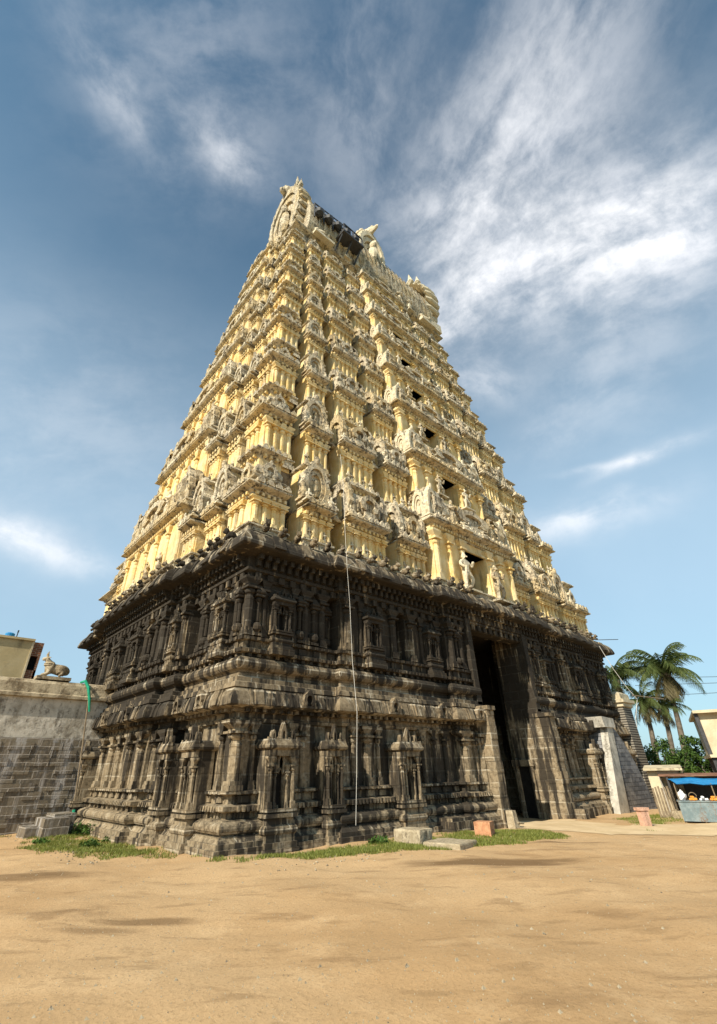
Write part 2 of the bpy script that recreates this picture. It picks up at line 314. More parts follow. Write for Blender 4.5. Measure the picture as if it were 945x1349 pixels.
# ------------------------------------------------------------------ mesh helpers
class MB:
    def __init__(s): s.v = []; s.f = []; s.m = []; s.k = 0
    def add(s, vs, fs):
        b = len(s.v); s.v.extend(vs); s.f.extend([tuple(i + b for i in f) for f in fs]); s.m.extend([s.k] * len(fs))
    def box(s, x0, x1, y0, y1, z0, z1):
        if x0 > x1: x0, x1 = x1, x0
        if y0 > y1: y0, y1 = y1, y0
        s.add([(x0, y0, z0), (x1, y0, z0), (x1, y1, z0), (x0, y1, z0), (x0, y0, z1), (x1, y0, z1), (x1, y1, z1), (x0, y1, z1)],
              [(3, 2, 1, 0), (4, 5, 6, 7), (0, 1, 5, 4), (1, 2, 6, 5), (2, 3, 7, 6), (3, 0, 4, 7)])
    def hexa(s, p):       # eight points: four below, four above
        s.add([tuple(q) for q in p], [(3, 2, 1, 0), (4, 5, 6, 7), (0, 1, 5, 4), (1, 2, 6, 5), (2, 3, 7, 6), (3, 0, 4, 7)])
    def sweep(s, path, prof, closed=True, cap=False):
        n = len(path); nrm = []
        for i in range(n):
            ns = []
            for a, b in ((i - 1, i), (i, i + 1)):
                if not closed and (a < 0 or b >= n): continue
                p, q = path[a % n], path[b % n]; dx, dy = q[0] - p[0], q[1] - p[1]; l = math.hypot(dx, dy) or 1
                ns.append((round(dy / l, 6), round(-dx / l, 6)))
            if len(ns) == 2 and abs(ns[0][0] * ns[1][0] + ns[0][1] * ns[1][1]) < .5: nrm.append((ns[0][0] + ns[1][0], ns[0][1] + ns[1][1]))
            else: nrm.append(ns[0])
        vs = []
        for o, z in prof: vs += [(path[i][0] + nrm[i][0] * o, path[i][1] + nrm[i][1] * o, z) for i in range(n)]
        fs = []; m = n if closed else n - 1
        for j in range(len(prof) - 1):
            for i in range(m): fs.append((j * n + i, j * n + (i + 1) % n, (j + 1) * n + (i + 1) % n, (j + 1) * n + i))
        if cap: fs.append(tuple((len(prof) - 1) * n + i for i in range(n)))
        if not closed:
            fs.append(tuple(j * n for j in range(len(prof)))); fs.append(tuple(j * n + n - 1 for j in reversed(range(len(prof)))))
        s.add(vs, fs)
    def rect(s, x0, x1, y0, y1, prof, cap=True): s.sweep([(x0, y0), (x1, y0), (x1, y1), (x0, y1)], prof, True, cap)
    def lathe(s, cx, cy, prof, n=8, ph=0.0, cap=True):
        vs = []; 
        for r, z in prof: vs += [(cx + r * math.cos(ph + 2 * math.pi * i / n), cy + r * math.sin(ph + 2 * math.pi * i / n), z) for i in range(n)]
        fs = [(j * n + i, j * n + (i + 1) % n, (j + 1) * n + (i + 1) % n, (j + 1) * n + i) for j in range(len(prof) - 1) for i in range(n)]
        if cap: fs += [tuple((len(prof) - 1) * n + i for i in range(n)), tuple(reversed(range(n)))]
        s.add(vs, fs)
    def tube(s, pts, rad, n=6):
        pts = [Vector(p) for p in pts]; rads = rad if isinstance(rad, (list, tuple)) else [rad] * len(pts)
        vs = []; ref = Vector((0.31, 0.17, 0.93))
        for i, p in enumerate(pts):
            tdir = (pts[min(i + 1, len(pts) - 1)] - pts[max(i - 1, 0)]).normalized()
            a = tdir.cross(ref); a = a.normalized() if a.length > 1e-4 else Vector((1, 0, 0)); b = tdir.cross(a)
            vs += [tuple(p + (a * math.cos(2 * math.pi * k / n) + b * math.sin(2 * math.pi * k / n)) * rads[i]) for k in range(n)]
        fs = [(j * n + i, j * n + (i + 1) % n, (j + 1) * n + (i + 1) % n, (j + 1) * n + i) for j in range(len(pts) - 1) for i in range(n)]
        fs += [tuple(range(n)), tuple((len(pts) - 1) * n + i for i in reversed(range(n)))]
        s.add(vs, fs)
    def blob(s, c, r, n=8, m=5, jit=0.0):
        prof = []; 
        vs = []
        for j in range(m + 1):
            t = math.pi * j / m
            for i in range(n):
                a = 2 * math.pi * i / n; q = 1 + jit * (random.random() - .5)
                vs.append((c[0] + r[0] * math.sin(t) * math.cos(a) * q, c[1] + r[1] * math.sin(t) * math.sin(a) * q, c[2] - r[2] * math.cos(t) * q))
        s.add(vs, [(j * n + i, j * n + (i + 1) % n, (j + 1) * n + (i + 1) % n, (j + 1) * n + i) for j in range(m) for i in range(n)])
    def ext(s, poly, y0, y1, T=None):      # polygon in (x, z) extruded along y
        n = len(poly); vs = [(x, y0, z) for x, z in poly] + [(x, y1, z) for x, z in poly]
        if T: vs = [T(v) for v in vs]
        s.add(vs, [tuple(range(n)), tuple(n + i for i in reversed(range(n)))] + [((i + 1) % n, i, n + i, n + (i + 1) % n) for i in range(n)])
    def put(s, o, T):
        b = len(s.v); s.v.extend([T(v) for v in o.v]); s.f.extend([tuple(i + b for i in f) for f in o.f]); s.m.extend(o.m)
    def mesh(s, name, mats):
        me = bpy.data.meshes.new(name); me.from_pydata(s.v, [], s.f)
        for m in mats: me.materials.append(m)
        if any(s.m): me.polygons.foreach_set('material_index', s.m)
        me.update(); return me


def wloc(o): 
    v = Vector(o.location)
    while o.parent: o = o.parent; v = v + Vector(o.location)
    return v


def link(name, me, parent=None, loc=(0, 0, 0), rz=0.0, sc=(1, 1, 1)):
    o = bpy.data.objects.new(name, me); COL.objects.link(o)
    if parent is not None: o.parent = parent; o.location = Vector(loc) - wloc(parent)
    else: o.location = loc
    o.rotation_euler = (0, 0, rz); o.scale = sc
    return o


def build(mb, name, mats, parent=None, **kw):
    if not isinstance(mats, (list, tuple)): mats = [mats]
    return link(name, mb.mesh(name, mats), parent, **kw)


def tag(o, label=None, cat=None, group=None, kind=None):
    for k, v in (('label', label), ('category', cat), ('group', group), ('kind', kind)):
        if v: o[k] = v
    return o


def thing(name, label, cat, loc, group=None):
    o = bpy.data.objects.new(name, None); COL.objects.link(o); o.location = loc; o.empty_display_size = .2
    return tag(o, label, cat, group)


def placed(loc, rz, sc):
    c, s_ = math.cos(rz), math.sin(rz)
    def T(v):
        x, y, z = v[0] * sc[0], v[1] * sc[1], v[2] * sc[2]
        return (loc[0] + x * c - y * s_, loc[1] + x * s_ + y * c, loc[2] + z)
    return T


# ------------------------------------------------------------------ reusable carved pieces (unit size; face looks to -y)
def u_pilaster(n=8):
    b = MB(); q = math.pi / n
    b.box(-.62, .62, -.62, .62, 0, .07); b.box(-.54, .54, -.54, .54, .07, .13)
    b.lathe(0, 0, [(.50, .13), (.50, .60), (.54, .61), (.54, .645), (.42, .66), (.40, .70), (.62, .725), (.70, .755), (.62, .785), (.42, .80)], n, q)
    b.box(-.85, .85, -.85, .85, .80, .835); b.box(-.55, .55, -.55, .55, .835, .87)
    b.hexa([(-.6, -.5, .87), (.6, -.5, .87), (.6, .5, .87), (-.6, .5, .87), (-1.15, -.75, .96), (1.15, -.75, .96), (1.15, .75, .96), (-1.15, .75, .96)])
    b.box(-1.15, 1.15, -.75, .75, .96, 1.0)
    return b


def horseshoe(b, cx, cz, ro, ri, y0, y1, n=18, scallop=0.0, spike=.0, dark=False, x=0.0):
    """an arch open at the foot: ring with optional petal edge, extruded from y0 (front) to y1"""
    a0, a1 = -55, 235; vo = []; vi = []
    for i in range(n + 1):
        t = R(a0 + (a1 - a0) * i / n); q = ro * (1 + scallop * (1 if i % 2 else -1))
        top = spike * max(0, 1 - abs(math.degrees(t) - 90) / 18.0)
        vo.append((cx + q * math.cos(t), cz + q * math.sin(t) + top)); vi.append((cx + ri * math.cos(t), cz + ri * math.sin(t)))
    vs = [(p[0], y0, p[1]) for p in vo] + [(p[0], y0, p[1]) for p in vi] + [(p[0], y1, p[1]) for p in vo] + [(p[0], y1, p[1]) for p in vi]
    m = n + 1; fs = []
    for i in range(n):
        fs += [(m + i, m + i + 1, i + 1, i), (i, i + 1, 2 * m + i + 1, 2 * m + i), (m + i + 1, m + i, 3 * m + i, 3 * m + i + 1)]
    fs += [(0, 2 * m, 3 * m, m), (n, m + n, 3 * m + n, 2 * m + n)]
    b.add(vs, fs)
    ym = y0 + (y1 - y0) * .6
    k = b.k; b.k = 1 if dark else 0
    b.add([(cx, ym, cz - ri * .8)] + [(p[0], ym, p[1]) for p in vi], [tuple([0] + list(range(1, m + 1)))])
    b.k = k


def u_kudu():        # small horseshoe arch with a hole, as on the lower stone cornice
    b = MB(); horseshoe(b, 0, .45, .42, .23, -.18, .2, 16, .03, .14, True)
    b.box(-.62, .62, -.14, .2, 0, .12); b.box(-.5, -.3, -.16, .2, .12, .3); b.box(.3, .5, -.16, .2, .12, .3)
    return b


def u_gable():       # large horseshoe-faced miniature gable with petal edge, inner ring, seated boss and lion crest
    b = MB()
    horseshoe(b, 0, .42, .47, .33, -.16, .30, 26, .045, .07)
    horseshoe(b, 0, .42, .31, .22, -.08, .1, 18)
    b.box(-.5, .5, -.22, .3, 0, .07); b.box(-.56, .56, -.26, .3, .07, .11)
    b.blob((0, -.02, .34), (.10, .09, .14)); b.blob((0, -.05, .50), (.055, .06, .06), 6, 4)
    b.blob((0, -.12, .93), (.10, .12, .09)); b.add([(-.09, -.1, .98), (-.03, -.1, .98), (-.1, -.06, 1.1)], [(0, 1, 2)]); b.add([(.09, -.1, .98), (.03, -.1, .98), (.1, -.06, 1.1)], [(0, 1, 2)])
    for sx in (-1, 1):
        b.blob((sx * .47, -.14, .20), (.10, .10, .12), 6, 4); b.blob((sx * .50, -.16, .34), (.06, .07, .07), 6, 4)
    return b


def u_barrel():      # wagon-vault miniature roof, long axis x, with end gables and a central face
    b = MB()
    prof = [(-.36, .14), (-.46, .26), (-.47, .40), (-.40, .56), (-.25, .70), (-.08, .78), (0, .80), (.2, .72), (.4, .5), (.46, .26), (.36, .14)]
    n = len(prof)
    vs = [(-.42, y, z) for y, z in prof] + [(.42, y, z) for y, z in prof]
    b.add(vs, [(i, i + 1, n + i + 1, n + i) for i in range(n - 1)] + [tuple(range(n)), tuple(n + i for i in reversed(range(n)))])
    b.box(-.47, .47, -.44, .4, 0, .06); b.box(-.43, .43, -.38, .36, .06, .14)
    for i in range(8):
        x = -.385 + i * .11; b.hexa([(x - .018, -.50, .16), (x + .018, -.50, .16), (x + .018, -.3, .16), (x - .018, -.3, .16), (x - .018, -.52, .42), (x + .018, -.52, .42), (x + .018, -.3, .62), (x - .018, -.3, .62)])
    for sx in (-1, 1):   # end gables, discs facing sideways
        g = MB(); horseshoe(g, 0, .46, .52, .30, -.05, .05, 20, .05, .08)
        b.put(g, placed((sx * .44, 0, 0), sx * R(90), (1, 1, 1)))
    horseshoe(b, 0, .40, .23, .12, -.60, -.3, 16, .05, .06)
    b.box(-.13, .13, -.56, -.3, 0, .2)
    for x in (-.24, 0, .24): b.lathe(x, 0, [(.03, .78), (.055, .83), (.05, .87), (.015, .90), (.03, .93), (.004, 1.0)], 6)
    return b


def u_kuta():        # square domed corner shrine with a face medallion on each side
    b = MB()
    b.rect(-.40, .40, -.40, .40, [(.08, 0), (.08, .06), (0, .08), (0, .2), (.05, .22), (.12, .24), (.14, .28), (.06, .34)])
    b.rect(-.34, .34, -.34, .34, [(.02, .34), (.10, .42), (.10, .52), (.02, .66), (-.12, .78), (-.26, .86), (-.33, .88)])
    g = MB(); horseshoe(g, 0, .50, .24, .12, -.10, .06, 18, .06, .08); g.box(-.2, .2, -.08, .06, .24, .34)
    for k in range(4): b.put(g, placed((0, 0, 0), k * R(90), (1, 1, 1)) if False else (lambda v, k=k: placed((0, 0, 0), k * R(90), (1, 1, 1))((v[0], v[1] - .40, v[2]))))
    b.lathe(0, 0, [(.07, .86), (.12, .91), (.10, .95), (.03, .97), (.01, 1.06)], 8)
    return b


def u_niche():       # small pavilion engaged to the wall: moulded base, four columns, dark niche, curved eave, crest
    b = MB()
    B = lambda x0, x1, y, z0, z1: b.box(x0, x1, -y, .30, z0, z1)
    B(-.52, .52, .54, -.06, .045); B(-.48, .48, .48, .045, .09); B(-.44, .44, .40, .09, .15)
    b.rect(-.44, .44, -.38, .3, [(0, .14), (.05, .155), (.07, .18), (.05, .205), (0, .22)]); B(-.42, .42, .36, .22, .27)
    B(-.5, .5, .47, .275, .305); B(-.42, .42, .38, .305, .32); B(-.48, .48, .45, .32, .345)
    p = u_pilaster(6)
    for x, w_, y in ((-.37, .12, .33), (.37, .12, .33), (-.19, .075, .30), (.19, .075, .30)):
        b.put(p, placed((x, -y, .345), 0, (w_, w_, .43 if abs(x) > .3 else .36)))
    b.box(-.46, -.13, -.24, .3, .345, .78); b.box(.13, .46, -.24, .3, .345, .78); b.box(-.13, .13, -.24, .3, .66, .78)
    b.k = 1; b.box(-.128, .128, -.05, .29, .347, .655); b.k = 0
    B(-.46, .46, .42, .78, .83); b.rect(-.44, .44, -.42, .3, [(0, .83), (.10, .85), (.115, .87), (.07, .90), (.02, .93)])
    for x in (-.46, -.2, .2, .46): b.hexa([(x - .06, -.53, .865), (x + .06, -.53, .865), (x + .06, -.3, .865), (x - .06, -.3, .865), (x - .05, -.44, .945), (x + .05, -.44, .945), (x + .05, -.3, .945), (x - .05, -.3, .945)])
    horseshoe(b, 0, .955, .10, .05, -.38, -.2, 12, .05, .04); horseshoe(b, -.33, .95, .06, .03, -.38, -.2, 10); horseshoe(b, .33, .95, .06, .03, -.38, -.2, 10)
    horseshoe(b, 0, .72, .12, .06, -.30, -.2, 12)
    return b


def u_vase():        # pot-and-pilaster relief of the recesses
    b = MB(); b.box(-.5, .5, -.4, .4, 0, .05)
    b.lathe(0, 0, [(.25, .05), (.55, .11), (.62, .17), (.5, .23), (.2, .26), (.3, .28)], 10)
    b.lathe(0, 0, [(.2, .28), (.2, .66), (.3, .68), (.42, .72), (.3, .76)], 8)
    b.box(-.55, .55, -.5, .4, .77, .81); b.rect(-.4, .4, -.36, .3, [(0, .81), (.18, .84), (.2, .87), (.05, .92), (-.15, 1.0)])
    return b


def u_beast():       # crouching little lion on the cornice
    b = MB(); b.blob((0, -.02, .32), (.30, .42, .30), 8, 5); b.blob((0, -.40, .55), (.22, .22, .24), 8, 5); b.blob((0, -.58, .46), (.12, .12, .10), 6, 4)
    for sx in (-1, 1): b.blob((sx * .24, -.34, .14), (.10, .16, .15), 6, 4); b.blob((sx * .16, -.36, .80), (.06, .05, .09), 5, 3)
    return b


def skin(joints, edges, sub=1):
    names = list(joints); me = bpy.data.meshes.new("tmp")
    me.from_pydata([joints[k][0] for k in names], [(names.index(a), names.index(b)) for a, b in edges], [])
    o = bpy.data.objects.new("tmp", me); COL.objects.link(o)
    m = o.modifiers.new("s", 'SKIN'); m.use_smooth_shade = True
    sv = me.skin_vertices[0].data
    for i, k in enumerate(names): r = joints[k][1]; sv[i].radius = (r, r); sv[i].use_root = (i == 0)
    o.modifiers.new("d", 'SUBSURF').levels = sub
    dg = bpy.context.evaluated_depsgraph_get(); ev = o.evaluated_get(dg); m2 = ev.to_mesh()
    b = MB(); b.add([tuple(v.co) for v in m2.vertices], [tuple(p.vertices) for p in m2.polygons])
    ev.to_mesh_clear(); bpy.data.objects.remove(o); bpy.data.meshes.remove(me)
    return b


def u_guardian():
    J = {'pel': ((.02, 0, .47), .085), 'wa': ((.01, 0, .57), .072), 'ch': ((0, 0, .69), .105), 'ne': ((0, -.005, .785), .042), 'he': ((0, -.015, .85), .062), 'cr': ((0, 0, .93), .055), 'ct': ((0, 0, 1.0), .02),
         'lh': ((-.06, 0, .43), .078), 'lk': ((-.09, -.04, .25), .055), 'la': ((-.08, 0, .06), .036), 'lt': ((-.11, -.08, .025), .03),
         'rh': ((.09, 0, .43), .078), 'rk': ((.15, -.06, .27), .055), 'ra': ((.10, 0, .06), .036), 'rt': ((.14, -.08, .025), .03),
         'ls': ((-.13, 0, .735), .05), 'le': ((-.22, -.03, .60), .042), 'lw': ((-.15, -.13, .52), .034),
         'rs': ((.13, 0, .735), .05), 're': ((.24, -.03, .63), .042), 'rw': ((.20, -.12, .76), .036)}
    b = skin(J, [('pel', 'wa'), ('wa', 'ch'), ('ch', 'ne'), ('ne', 'he'), ('he', 'cr'), ('cr', 'ct'), ('pel', 'lh'), ('lh', 'lk'), ('lk', 'la'), ('la', 'lt'), ('pel', 'rh'), ('rh', 'rk'), ('rk', 'ra'), ('ra', 'rt'),
                 ('ch', 'ls'), ('ls', 'le'), ('le', 'lw'), ('ch', 'rs'), ('rs', 're'), ('re', 'rw')])
    b.tube([(-.15, -.14, .56), (-.2, -.12, .3), (-.22, -.1, .0)], [.022, .03, .05], 6)
    b.blob((0, -.085, .85), (.014, .02, .02), 5, 3); b.box(-.3, .3, -.16, .12, -.05, .0)
    return b


def u_devotee():
    J = {'pel': ((0, 0, .46), .09), 'wa': ((.015, 0, .56), .07), 'ch': ((0, 0, .69), .10), 'ne': ((0, 0, .785), .042), 'he': ((0, -.012, .86), .066), 'ct': ((0, .01, .97), .045),
         'lk': ((-.06, -.01, .25), .075), 'la': ((-.06, 0, .04), .05), 'rk': ((.06, -.01, .25), .075), 'ra': ((.06, 0, .04), .05),
         'ls': ((-.12, 0, .735), .048), 'le': ((-.17, -.05, .59), .04), 'lw': ((-.02, -.15, .66), .034),
         'rs': ((.12, 0, .735), .048), 're': ((.17, -.05, .59), .04), 'rw': ((.02, -.15, .68), .034)}
    b = skin(J, [('pel', 'wa'), ('wa', 'ch'), ('ch', 'ne'), ('ne', 'he'), ('he', 'ct'), ('pel', 'lk'), ('lk', 'la'), ('pel', 'rk'), ('rk', 'ra'), ('ch', 'ls'), ('ls', 'le'), ('le', 'lw'), ('ch', 'rs'), ('rs', 're'), ('re', 'rw')])
    b.box(-.2, .2, -.14, .14, -.04, .0)
    return b


def u_seated():
    J = {'pel': ((0, 0, .16), .17), 'ch': ((0, 0, .48), .16), 'ne': ((0, 0, .63), .06), 'he': ((0, -.02, .75), .10), 'ct': ((0, 0, .96), .05),
         'lk': ((-.34, -.16, .12), .10), 'lf': ((.02, -.30, .08), .07), 'rk': ((.34, -.16, .14), .10), 'rf': ((.16, -.26, -.12), .06),
         'ls': ((-.19, 0, .55), .075), 'le': ((-.30, -.06, .34), .06), 'lw': ((-.26, -.22, .24), .05), 'rs': ((.19, 0, .55), .075), 're': ((.31, -.06, .36), .06), 'rw': ((.25, -.20, .50), .05)}
    b = skin(J, [('pel', 'ch'), ('ch', 'ne'), ('ne', 'he'), ('he', 'ct'), ('pel', 'lk'), ('lk', 'lf'), ('pel', 'rk'), ('rk', 'rf'), ('ch', 'ls'), ('ls', 'le'), ('le', 'lw'), ('ch', 'rs'), ('rs', 're'), ('re', 'rw')])
    b.box(-.42, .42, -.3, .2, -.1, .02)
    return b


U = {k: f() for k, f in dict(pilaster=u_pilaster, kudu=u_kudu, gable=u_gable, barrel=u_barrel, kuta=u_kuta, niche=u_niche, vase=u_vase, beast=u_beast, guardian=u_guardian, devotee=u_devotee, seated=u_seated).items()}
MESH = {}
def umesh(k, mat):
    if (k, mat) not in MESH: MESH[(k, mat)] = U[k].mesh(k, [M[mat], M['hole']])
    return MESH[(k, mat)]


# ------------------------------------------------------------------ ground
def sstep(a, b, x): t = min(1, max(0, (x - a) / (b - a))); return t * t * (3 - 2 * t)
def zg(x, y):
    d2 = math.hypot(x + 4, y + 7)
    und = .035 * math.sin(x * 1.3 + y * .7) * math.sin(y * 1.1 - x * .4) + .018 * math.sin(x * 3.1 + 1.3 * math.sin(y * 2.3)) * math.sin(y * 2.7 + x)
    return -.06 - .20 * sstep(2, 20, x) + und * (1 if d2 < 60 else 0)

def axis(a, b, step, far):
    g = list(np.arange(a, b, step)); s = step; lo, hi = a, b
    while hi < far: g.append(hi); s *= 1.35; hi += s
    s = step; lo = a - s
    while lo > -far: g.insert(0, lo); s *= 1.35; lo -= s
    return g
gx, gy = axis(-9, 22, .16, 3000), axis(-13, 12, .16, 3000)
b = MB(); nx = len(gx)
b.add([(x, y, zg(x, y)) for y in gy for x in gx], [(j * nx + i, j * nx + i + 1, (j + 1) * nx + i + 1, (j + 1) * nx + i) for j in range(len(gy) - 1) for i in range(nx - 1)])
o = build(b, 'ground', M['sand']); o['kind'] = 'structure'
o.data.polygons.foreach_set('use_smooth', [True] * len(o.data.polygons))


def inpoly(x, y, P):
    c = False; n = len(P)
    for i in range(n):
        (x0, y0), (x1, y1) = P[i], P[i - 1]
        if (y0 > y) != (y1 > y) and x < (x1 - x0) * (y - y0) / (y1 - y0) + x0: c = not c
    return c
def edge(x, y, P):
    m = 9e9
    for i in range(len(P)):
        a, q = Vector(P[i - 1]), Vector(P[i]); ab = q - a; t = max(0, min(1, (Vector((x, y)) - a).dot(ab) / (ab.length_squared or 1)))
        m = min(m, (Vector((x, y)) - a - ab * t).length)
    return m

# worn concrete strip running from the gateway to the stall
PATH = [(10.2, -.6), (13.8, -.6), (13.3, -3.4), (16, -4.9), (30, -11.5), (27, -16), (12.8, -6.9), (9.6, -4.4), (9.6, -1.3)]
b = MB(); st = .25
for ix in range(int(9 / st), int(30 / st)):
    for iy in range(int(-16 / st), 0):
        x, y = ix * st, iy * st
        if inpoly(x + st / 2, y + st / 2, PATH):
            b.add([(x, y, zg(x, y) + .008), (x + st, y, zg(x + st, y) + .008), (x + st, y + st, zg(x + st, y + st) + .008), (x, y + st, zg(x, y + st) + .008)], [(0, 1, 2, 3)])
o = build(b, 'path', M['path']); o['kind'] = 'structure'

# ------------------------------------------------------------------ temple tower
W, D = 24.0, 15.63
tower = thing('temple_tower', 'huge stepped temple gateway tower, yellow stucco tiers of statues on a dark stone base', 'temple tower', (12, 7.8, 0))

BUD = {}
STUFF = {}
def piece(name, unit, mat, parent, loc, rz, sc, limit=95):
    """a carved piece: its own object while it is among the largest ~hundred, afterwards gathered in one mass"""
    n = BUD.get(name, 0); BUD[name] = n + 1
    if n < limit: return link(name, umesh(unit, mat), parent, loc, rz, sc)
    STUFF.setdefault((name, mat), MB()).put(U[unit], placed(loc, rz, sc))


def ring(front, left):
    """closed plan from bay offsets (a0, a1, outward) on the front, mirrored in width; left mirrored in depth"""
    P = []
    for a0, a1, o in front: P += [(a0, -o), (a1, -o)]
    for a0, a1, o in left: P += [(W + o, a0), (W + o, a1)]
    for a0, a1, o in reversed(front): P += [(a1, D + o), (a0, D + o)]
    for a0, a1, o in reversed(left): P += [(-o, a1), (-o, a0)]
    Q = []
    for p in P:
        if not Q or (abs(p[0] - Q[-1][0]) + abs(p[1] - Q[-1][1])) > 1e-6: Q.append(p)
    if abs(Q[0][0] - Q[-1][0]) + abs(Q[0][1] - Q[-1][1]) < 1e-6: Q.pop()
    return Q

def sym(h, L): return h + [(L - a1, L - a0, o) for a0, a1, o in reversed(h) if a1 <= L / 2] if h[-1][1] <= L / 2 else h
def mir(h, mid, L): return h + [mid] + [(L - a1, L - a0, o) for a0, a1, o in reversed(h)]

WALLF = mir([(0, 2.9, 0), (2.9, 3.35, -.3), (3.35, 6.0, .25), (6.0, 6.5, -.3), (6.5, 8.5, .25)], (8.5, 15.5, .5), W)
WALLL = mir([(0, 3.0, 0), (3.0, 3.45, -.35), (3.45, 4.45, .25)], (4.45, D - 4.45, .5), D)
EAVEF = mir([(0, 3.35, 0), (3.35, 8.5, .25)], (8.5, 15.5, .5), W)
EAVEL = mir([(0, 3.45, 0), (3.45, 4.45, .25)], (4.45, D - 4.45, .5), D)
GX0, GX1 = 10.0, 14.0

def notch(P, x0, x1, y, depth):
    Q = []
    for i, p in enumerate(P):
        Q.append(p); q = P[(i + 1) % len(P)]
        if abs(p[1] - y) < 1e-6 and abs(q[1] - y) < 1e-6 and p[0] <= x0 and q[0] >= x1:
            Q += [(x0, y), (x0, .75), (x0 - .35, .75), (x0 - .35, 1.15), (x0 - 2.2, 1.15), (x0 - 2.2, depth), (x1 + 2.6, depth), (x1 + 2.6, 1.15), (x1 + .4, 1.15), (x1 + .4, .75), (x1, .75), (x1, y)]
    return Q

def opened(P, y):
    """the same plan as an open line that starts at the right jamb and ends at the left one"""
    for i, p in enumerate(P):
        q = P[(i + 1) % len(P)]
        if abs(p[1] - y) < 1e-6 and abs(q[1] - y) < 1e-6 and p[0] <= GX0 and q[0] >= GX1:
            return [(GX1 + .02, y)] + [P[(i + 1 + k) % len(P)] for k in range(len(P))] + [(GX0 - .02, y)]

def segs(P):
    """front and left runs of a plan, for dentils, pads and beasts: (point, direction, outward, length)"""
    out = []
    for i, p in enumerate(P):
        q = P[(i + 1) % len(P)]; dx, dy = q[0] - p[0], q[1] - p[1]; l = math.hypot(dx, dy)
        if l < .6: continue
        dx, dy = dx / l, dy / l; o = (dy, -dx)
        out.append((p, (dx, dy), o, l))
    return out

def row(mb, P, off0, off1, z0, z1, pitch, wd, skip=None, top=None, faces=('f', 'l', 'r')):
    """small blocks standing in a row along the outside of a plan"""
    for p, t, o, l in segs(P):
        if o[1] > .5: continue
        n = max(1, int(l / pitch)); 
        for k in range(n):
            a = (k + .5) * l / n
            x, y = p[0] + t[0] * a, p[1] + t[1] * a
            if skip and skip(x, y): continue
            def pt(s_, f, z): return (x + t[0] * s_ * wd / 2 + o[0] * f, y + t[1] * s_ * wd / 2 + o[1] * f, z)
            tt = top if top is not None else off1
            mb.hexa([pt(-1, off0, z0), pt(1, off0, z0), pt(1, off1, z0), pt(-1, off1, z0)][::-1] + [pt(-1, off0, z1), pt(1, off0, z1), pt(1, tt, z1), pt(-1, tt, z1)][::-1])

ingate = lambda x, y: y < 1 and GX0 - .15 < x < GX1 + .15
ingate_w = lambda x, y: y < 1 and GX0 - .5 < x < GX1 + .5

# ---- lower stone storey
WP = ring(WALLF, WALLL); EP = ring(EAVEF, EAVEL)
b = MB(); b.sweep(notch(WP, GX0, GX1, -.5, 9.0), [(0, -.6), (0, 3.4)], True)
lower = build(b, 'stone_storey', M['stone'], tower)
b = MB(); OP = opened(EP, -.5)
b.sweep(OP, [(-.4, -.6), (.58, -.6), (.58, .06), (.52, .065), (.52, .16), (.46, .165), (.40, .24), (.40, .27), (.32, .275), (.32, .30), (.39, .32), (.43, .37), (.44, .42), (.43, .47), (.38, .52), (.30, .54), (.30, .56), (.13, .57), (.13, .69), (.27, .71), (.31, .73), (.32, .82), (.16, .845), (.09, .86), (.09, 1.02), (.20, 1.04), (.23, 1.06), (.23, 1.11), (.06, 1.13), (-.4, 1.14)], False)
row(b, EP, .02, .15, .88, 1.01, .52, .30, ingate_w); row(b, EP, .05, .19, .575, .69, .44, .20, ingate_w)
row(b, EP, .2, .36, .715, .82, .13, .05, ingate_w, .335); row(b, EP, .05, .245, 1.045, 1.105, .21, .10, ingate_w)
build(b, 'base_moulding', M['stone'], lower)
b = MB()
b.sweep(OP, [(-.4, 2.60), (.08, 2.60), (.11, 2.68), (.06, 2.70), (.06, 2.80), (.17, 2.84), (.17, 2.90), (.30, 2.905), (.46, 2.93), (.49, 2.95), (.49, 3.02), (.47, 3.14), (.42, 3.26), (.33, 3.34), (.28, 3.37), (.34, 3.38), (.32, 3.50), (.24, 3.53), (.24, 3.64), (.12, 3.67), (.12, 3.76), (-.4, 3.78)], False)
row(b, EP, .1, .30, 2.82, 2.90, .24, .11, ingate_w)
row(b, EP, .25, .55, 2.97, 3.33, .62, .26, ingate_w, .46); row(b, EP, .25, .525, 2.97, 3.33, .207, .06, ingate_w, .43)
build(b, 'cornice', M['stone'], lower)
b = MB()    # gateway jambs, lower door frame inside, threshold
for x0, x1 in ((GX0 - .42, GX0 - .01), (GX1 + .01, GX1 + .55)):
    b = MB()
    z_ = -.5; q_ = 0
    while z_ < 3.30:
        hc = (.42, .34, .38, .30)[q_ % 4]; dx_ = random.uniform(-.018, .018); dy_ = random.uniform(-.03, .02); b.box(x0 + dx_, x1 + dx_, -1.12 + dy_, .0, z_ + .006, min(3.31, z_ + hc)); z_ += hc; q_ += 1
    b.box(x0 + .03, x1 - .03, -1.09, .0, -.5, 3.32); b.box(x0 - .03, x1 + .03, -1.18, -.2, -.5, .32); b.box(x0 - .04, x1 + .04, -1.2, -.1, 3.32, 3.46); build(b, 'jamb', M['stone'], lower)
b = MB(); b.box(GX1 - .14, GX1 - .02, -.05, .12, -.5, 1.55); b.box(GX1 - .14, GX1 - .02, .62, .78, -.5, 1.55); b.box(GX1 - .18, GX1 - .02, -.12, .84, 1.55, 1.78)
build(b, 'door_frame', M['stone'], lower)
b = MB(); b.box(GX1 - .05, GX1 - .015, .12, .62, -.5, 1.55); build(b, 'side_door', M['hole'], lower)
for px_, w_ in ((GX0 - .12, .3), (GX1 + .12, .3)):
    link('gate_pilaster', umesh('pilaster', 'stone'), lower, (px_ + (-.3 if px_ < 12 else .42), -.62, .3), 0, (w_, w_, 2.7))

